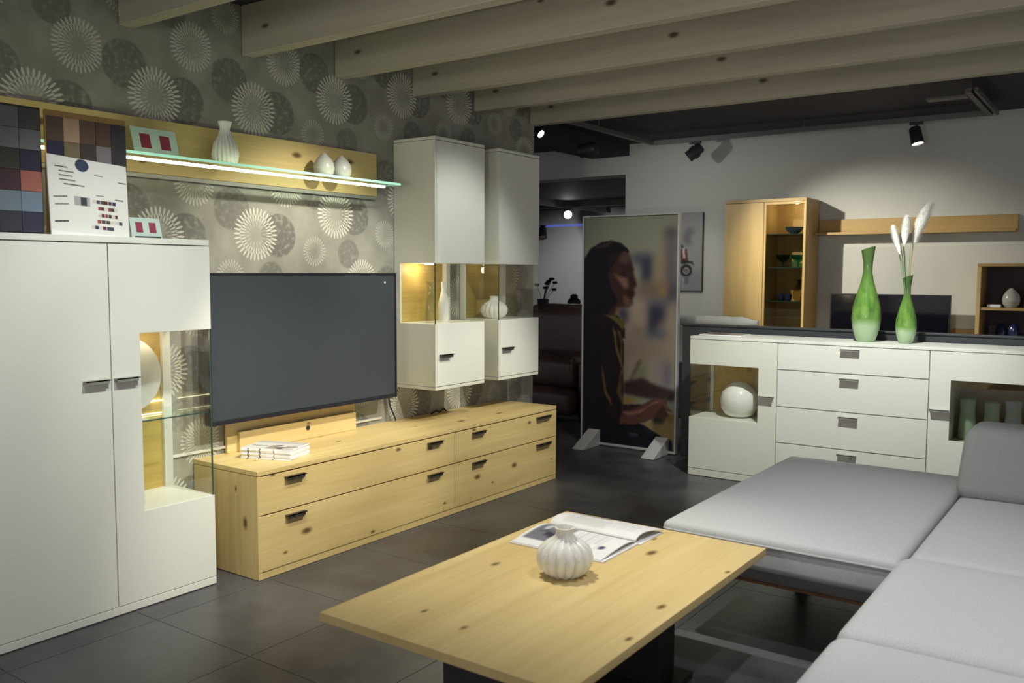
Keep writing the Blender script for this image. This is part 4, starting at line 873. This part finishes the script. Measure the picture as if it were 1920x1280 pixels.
MB().lathe([(0, .062), (.06, .065), (.095, .10), (.09, .14), (.05, .175), (.055, .20), (.03, .225), (0, .23)], (0, 0, 0), 20, cap=False).build('foliage', M['dkflower'], t, smooth=True, world=False)
# tracks and spotlights
t = thing('light_track', 'rectangular dark lighting track hanging below the ceiling', 'light track', (1.3, 7.2, 2.7))
for a in ((-.19, -.15, 6.2, 7.95), (2.74, 2.78, 6.9, 7.99), (2.80, 2.82, 6.9, 7.99)): MB().box(a[0], a[1], a[2], a[3], 2.70, 2.735).build('rail', M['rail'], t)
MB().box(-.15, 2.74, 7.94, 7.985, 2.70, 2.74).build('rail', M['rail'], t)
for x, yy in ((-.17, 6.9), (-.17, 7.9), (2.76, 7.9), (2.76, 7.0), (1.3, 7.96)): MB().tube([(x, yy, 2.736), (x, yy, 2.7995)], .004, 6).build('hanger', M['rail'], t)
MB().box(2.48, 2.74, 6.97, 7.07, 2.69, 2.705).build('power_adapter', M['rail'], t)
def spotlight(label, loc, aim, lit, sz=1.0, arm=.05, drop=.085, m='blackmat'):
    g_ = thing('spotlight', label, 'spotlight', loc, 'track spotlights')
    MB().box(-.045*sz, .045*sz, -.014, .014, -.022, 0).build('adapter', M[m], g_, world=False)
    MB().tube([(0, 0, -.022), (0, 0, -drop)], .007*sz, 10).build('arm', M[m], g_, world=False, smooth=True)
    qd = Vector(aim).normalized(); rot = Vector((0, 0, 1)).rotation_difference(qd)
    h = MB().lathe([(0, -.065), (.030, -.062), (.040, -.050), (.044, .065), (.040, .065), (.038, .050), (0, .050)], (0, 0, 0), 24, cap=False)
    h.v = [tuple(rot @ (Vector(p)*sz)+Vector((0, 0, -drop-.01))) for p in h.v]
    hd = h.build('head', M[m], g_, world=False, smooth=True)
    for s_ in (-1, 1):
        y_ = MB().box(s_*.047*sz-.003, s_*.047*sz+.003, -.012, .012, -.02, .03)
        y_.v = [tuple(rot @ Vector(p)+Vector((0, 0, -drop-.01))) for p in y_.v]; y_.build('yoke', M[m], g_, world=False)
    f_ = MB().lathe([(0, .052), (.037, .052), (.037, .056), (0, .056)], (0, 0, 0), 24, cap=False)
    f_.v = [tuple(rot @ (Vector(p)*sz)+Vector((0, 0, -drop-.01))) for p in f_.v]
    f_.build('lens', M['lamp'] if lit else M['steel'], hd, world=False)
    return g_
spotlight('dark unlit spotlight on the track above the tall display cabinet', (.275, 7.962, 2.6995), (-.7, -.3, -.6), False, 1.25, drop=.085)
spotlight('lit spotlight on the track above the rear television', (2.225, 7.962, 2.6995), (.25, -.12, -1), True, 1.15, drop=.10)
spotlight('unlit dark spotlight under the dark ceiling box', (-.56, 7.40, 2.6795), (-1, .2, -.05), False, 1.5, drop=.045)
spotlight('lit spotlight peeking out beside the end of the patterned wall', (-.62, 6.60, 2.7995), (1.0, -.15, -.7), True, .85, drop=.09)
t = thing('far_light_track', 'pale lighting track on the ceiling of the next room', 'light track', (-4, 12.2, 2.58))
MB().box(-7, -1.5, 12.2, 12.24, 2.50, 2.5995).build('rail', M['steel'], t); MB().box(-3.9, -3.86, 11.0, 13.6, 2.501, 2.5995).build('rail', M['steel'], t)
spotlight('bright round spotlight shining in the next room', (-3.80, 12.22, 2.4995), (.75, -1.0, -.35), True, 1.55, drop=.085)
spotlight('small dark spotlight on the track right of the bright one in the next room', (-2.54, 12.22, 2.4995), (-.5, 1, -.6), False, 1.5, drop=.45)
t = thing('blue_light_line', 'thin blue light line on the far wall of the next room', 'light strip', (-4.8, 13.79, 2.26))
MB().box(-5.9, -4.1, 13.785, 13.799, 2.30, 2.325).build('rail', M['blue'], t)
spotlight('dark spotlight hanging on the blue light line', (-5.28, 13.74, 2.33), (.3, -.4, -1), False, 1.7, drop=.12)
spot('far_light', (-3.6, 11.6, 2.4), (-4.2, 13.6, .9), 100, 90, .8, (.95, .97, 1))
spot('passage_light', (.2, 7.0, 2.6), (.0, 8.4, .9), 25, 60, .8, (1, .97, .88))
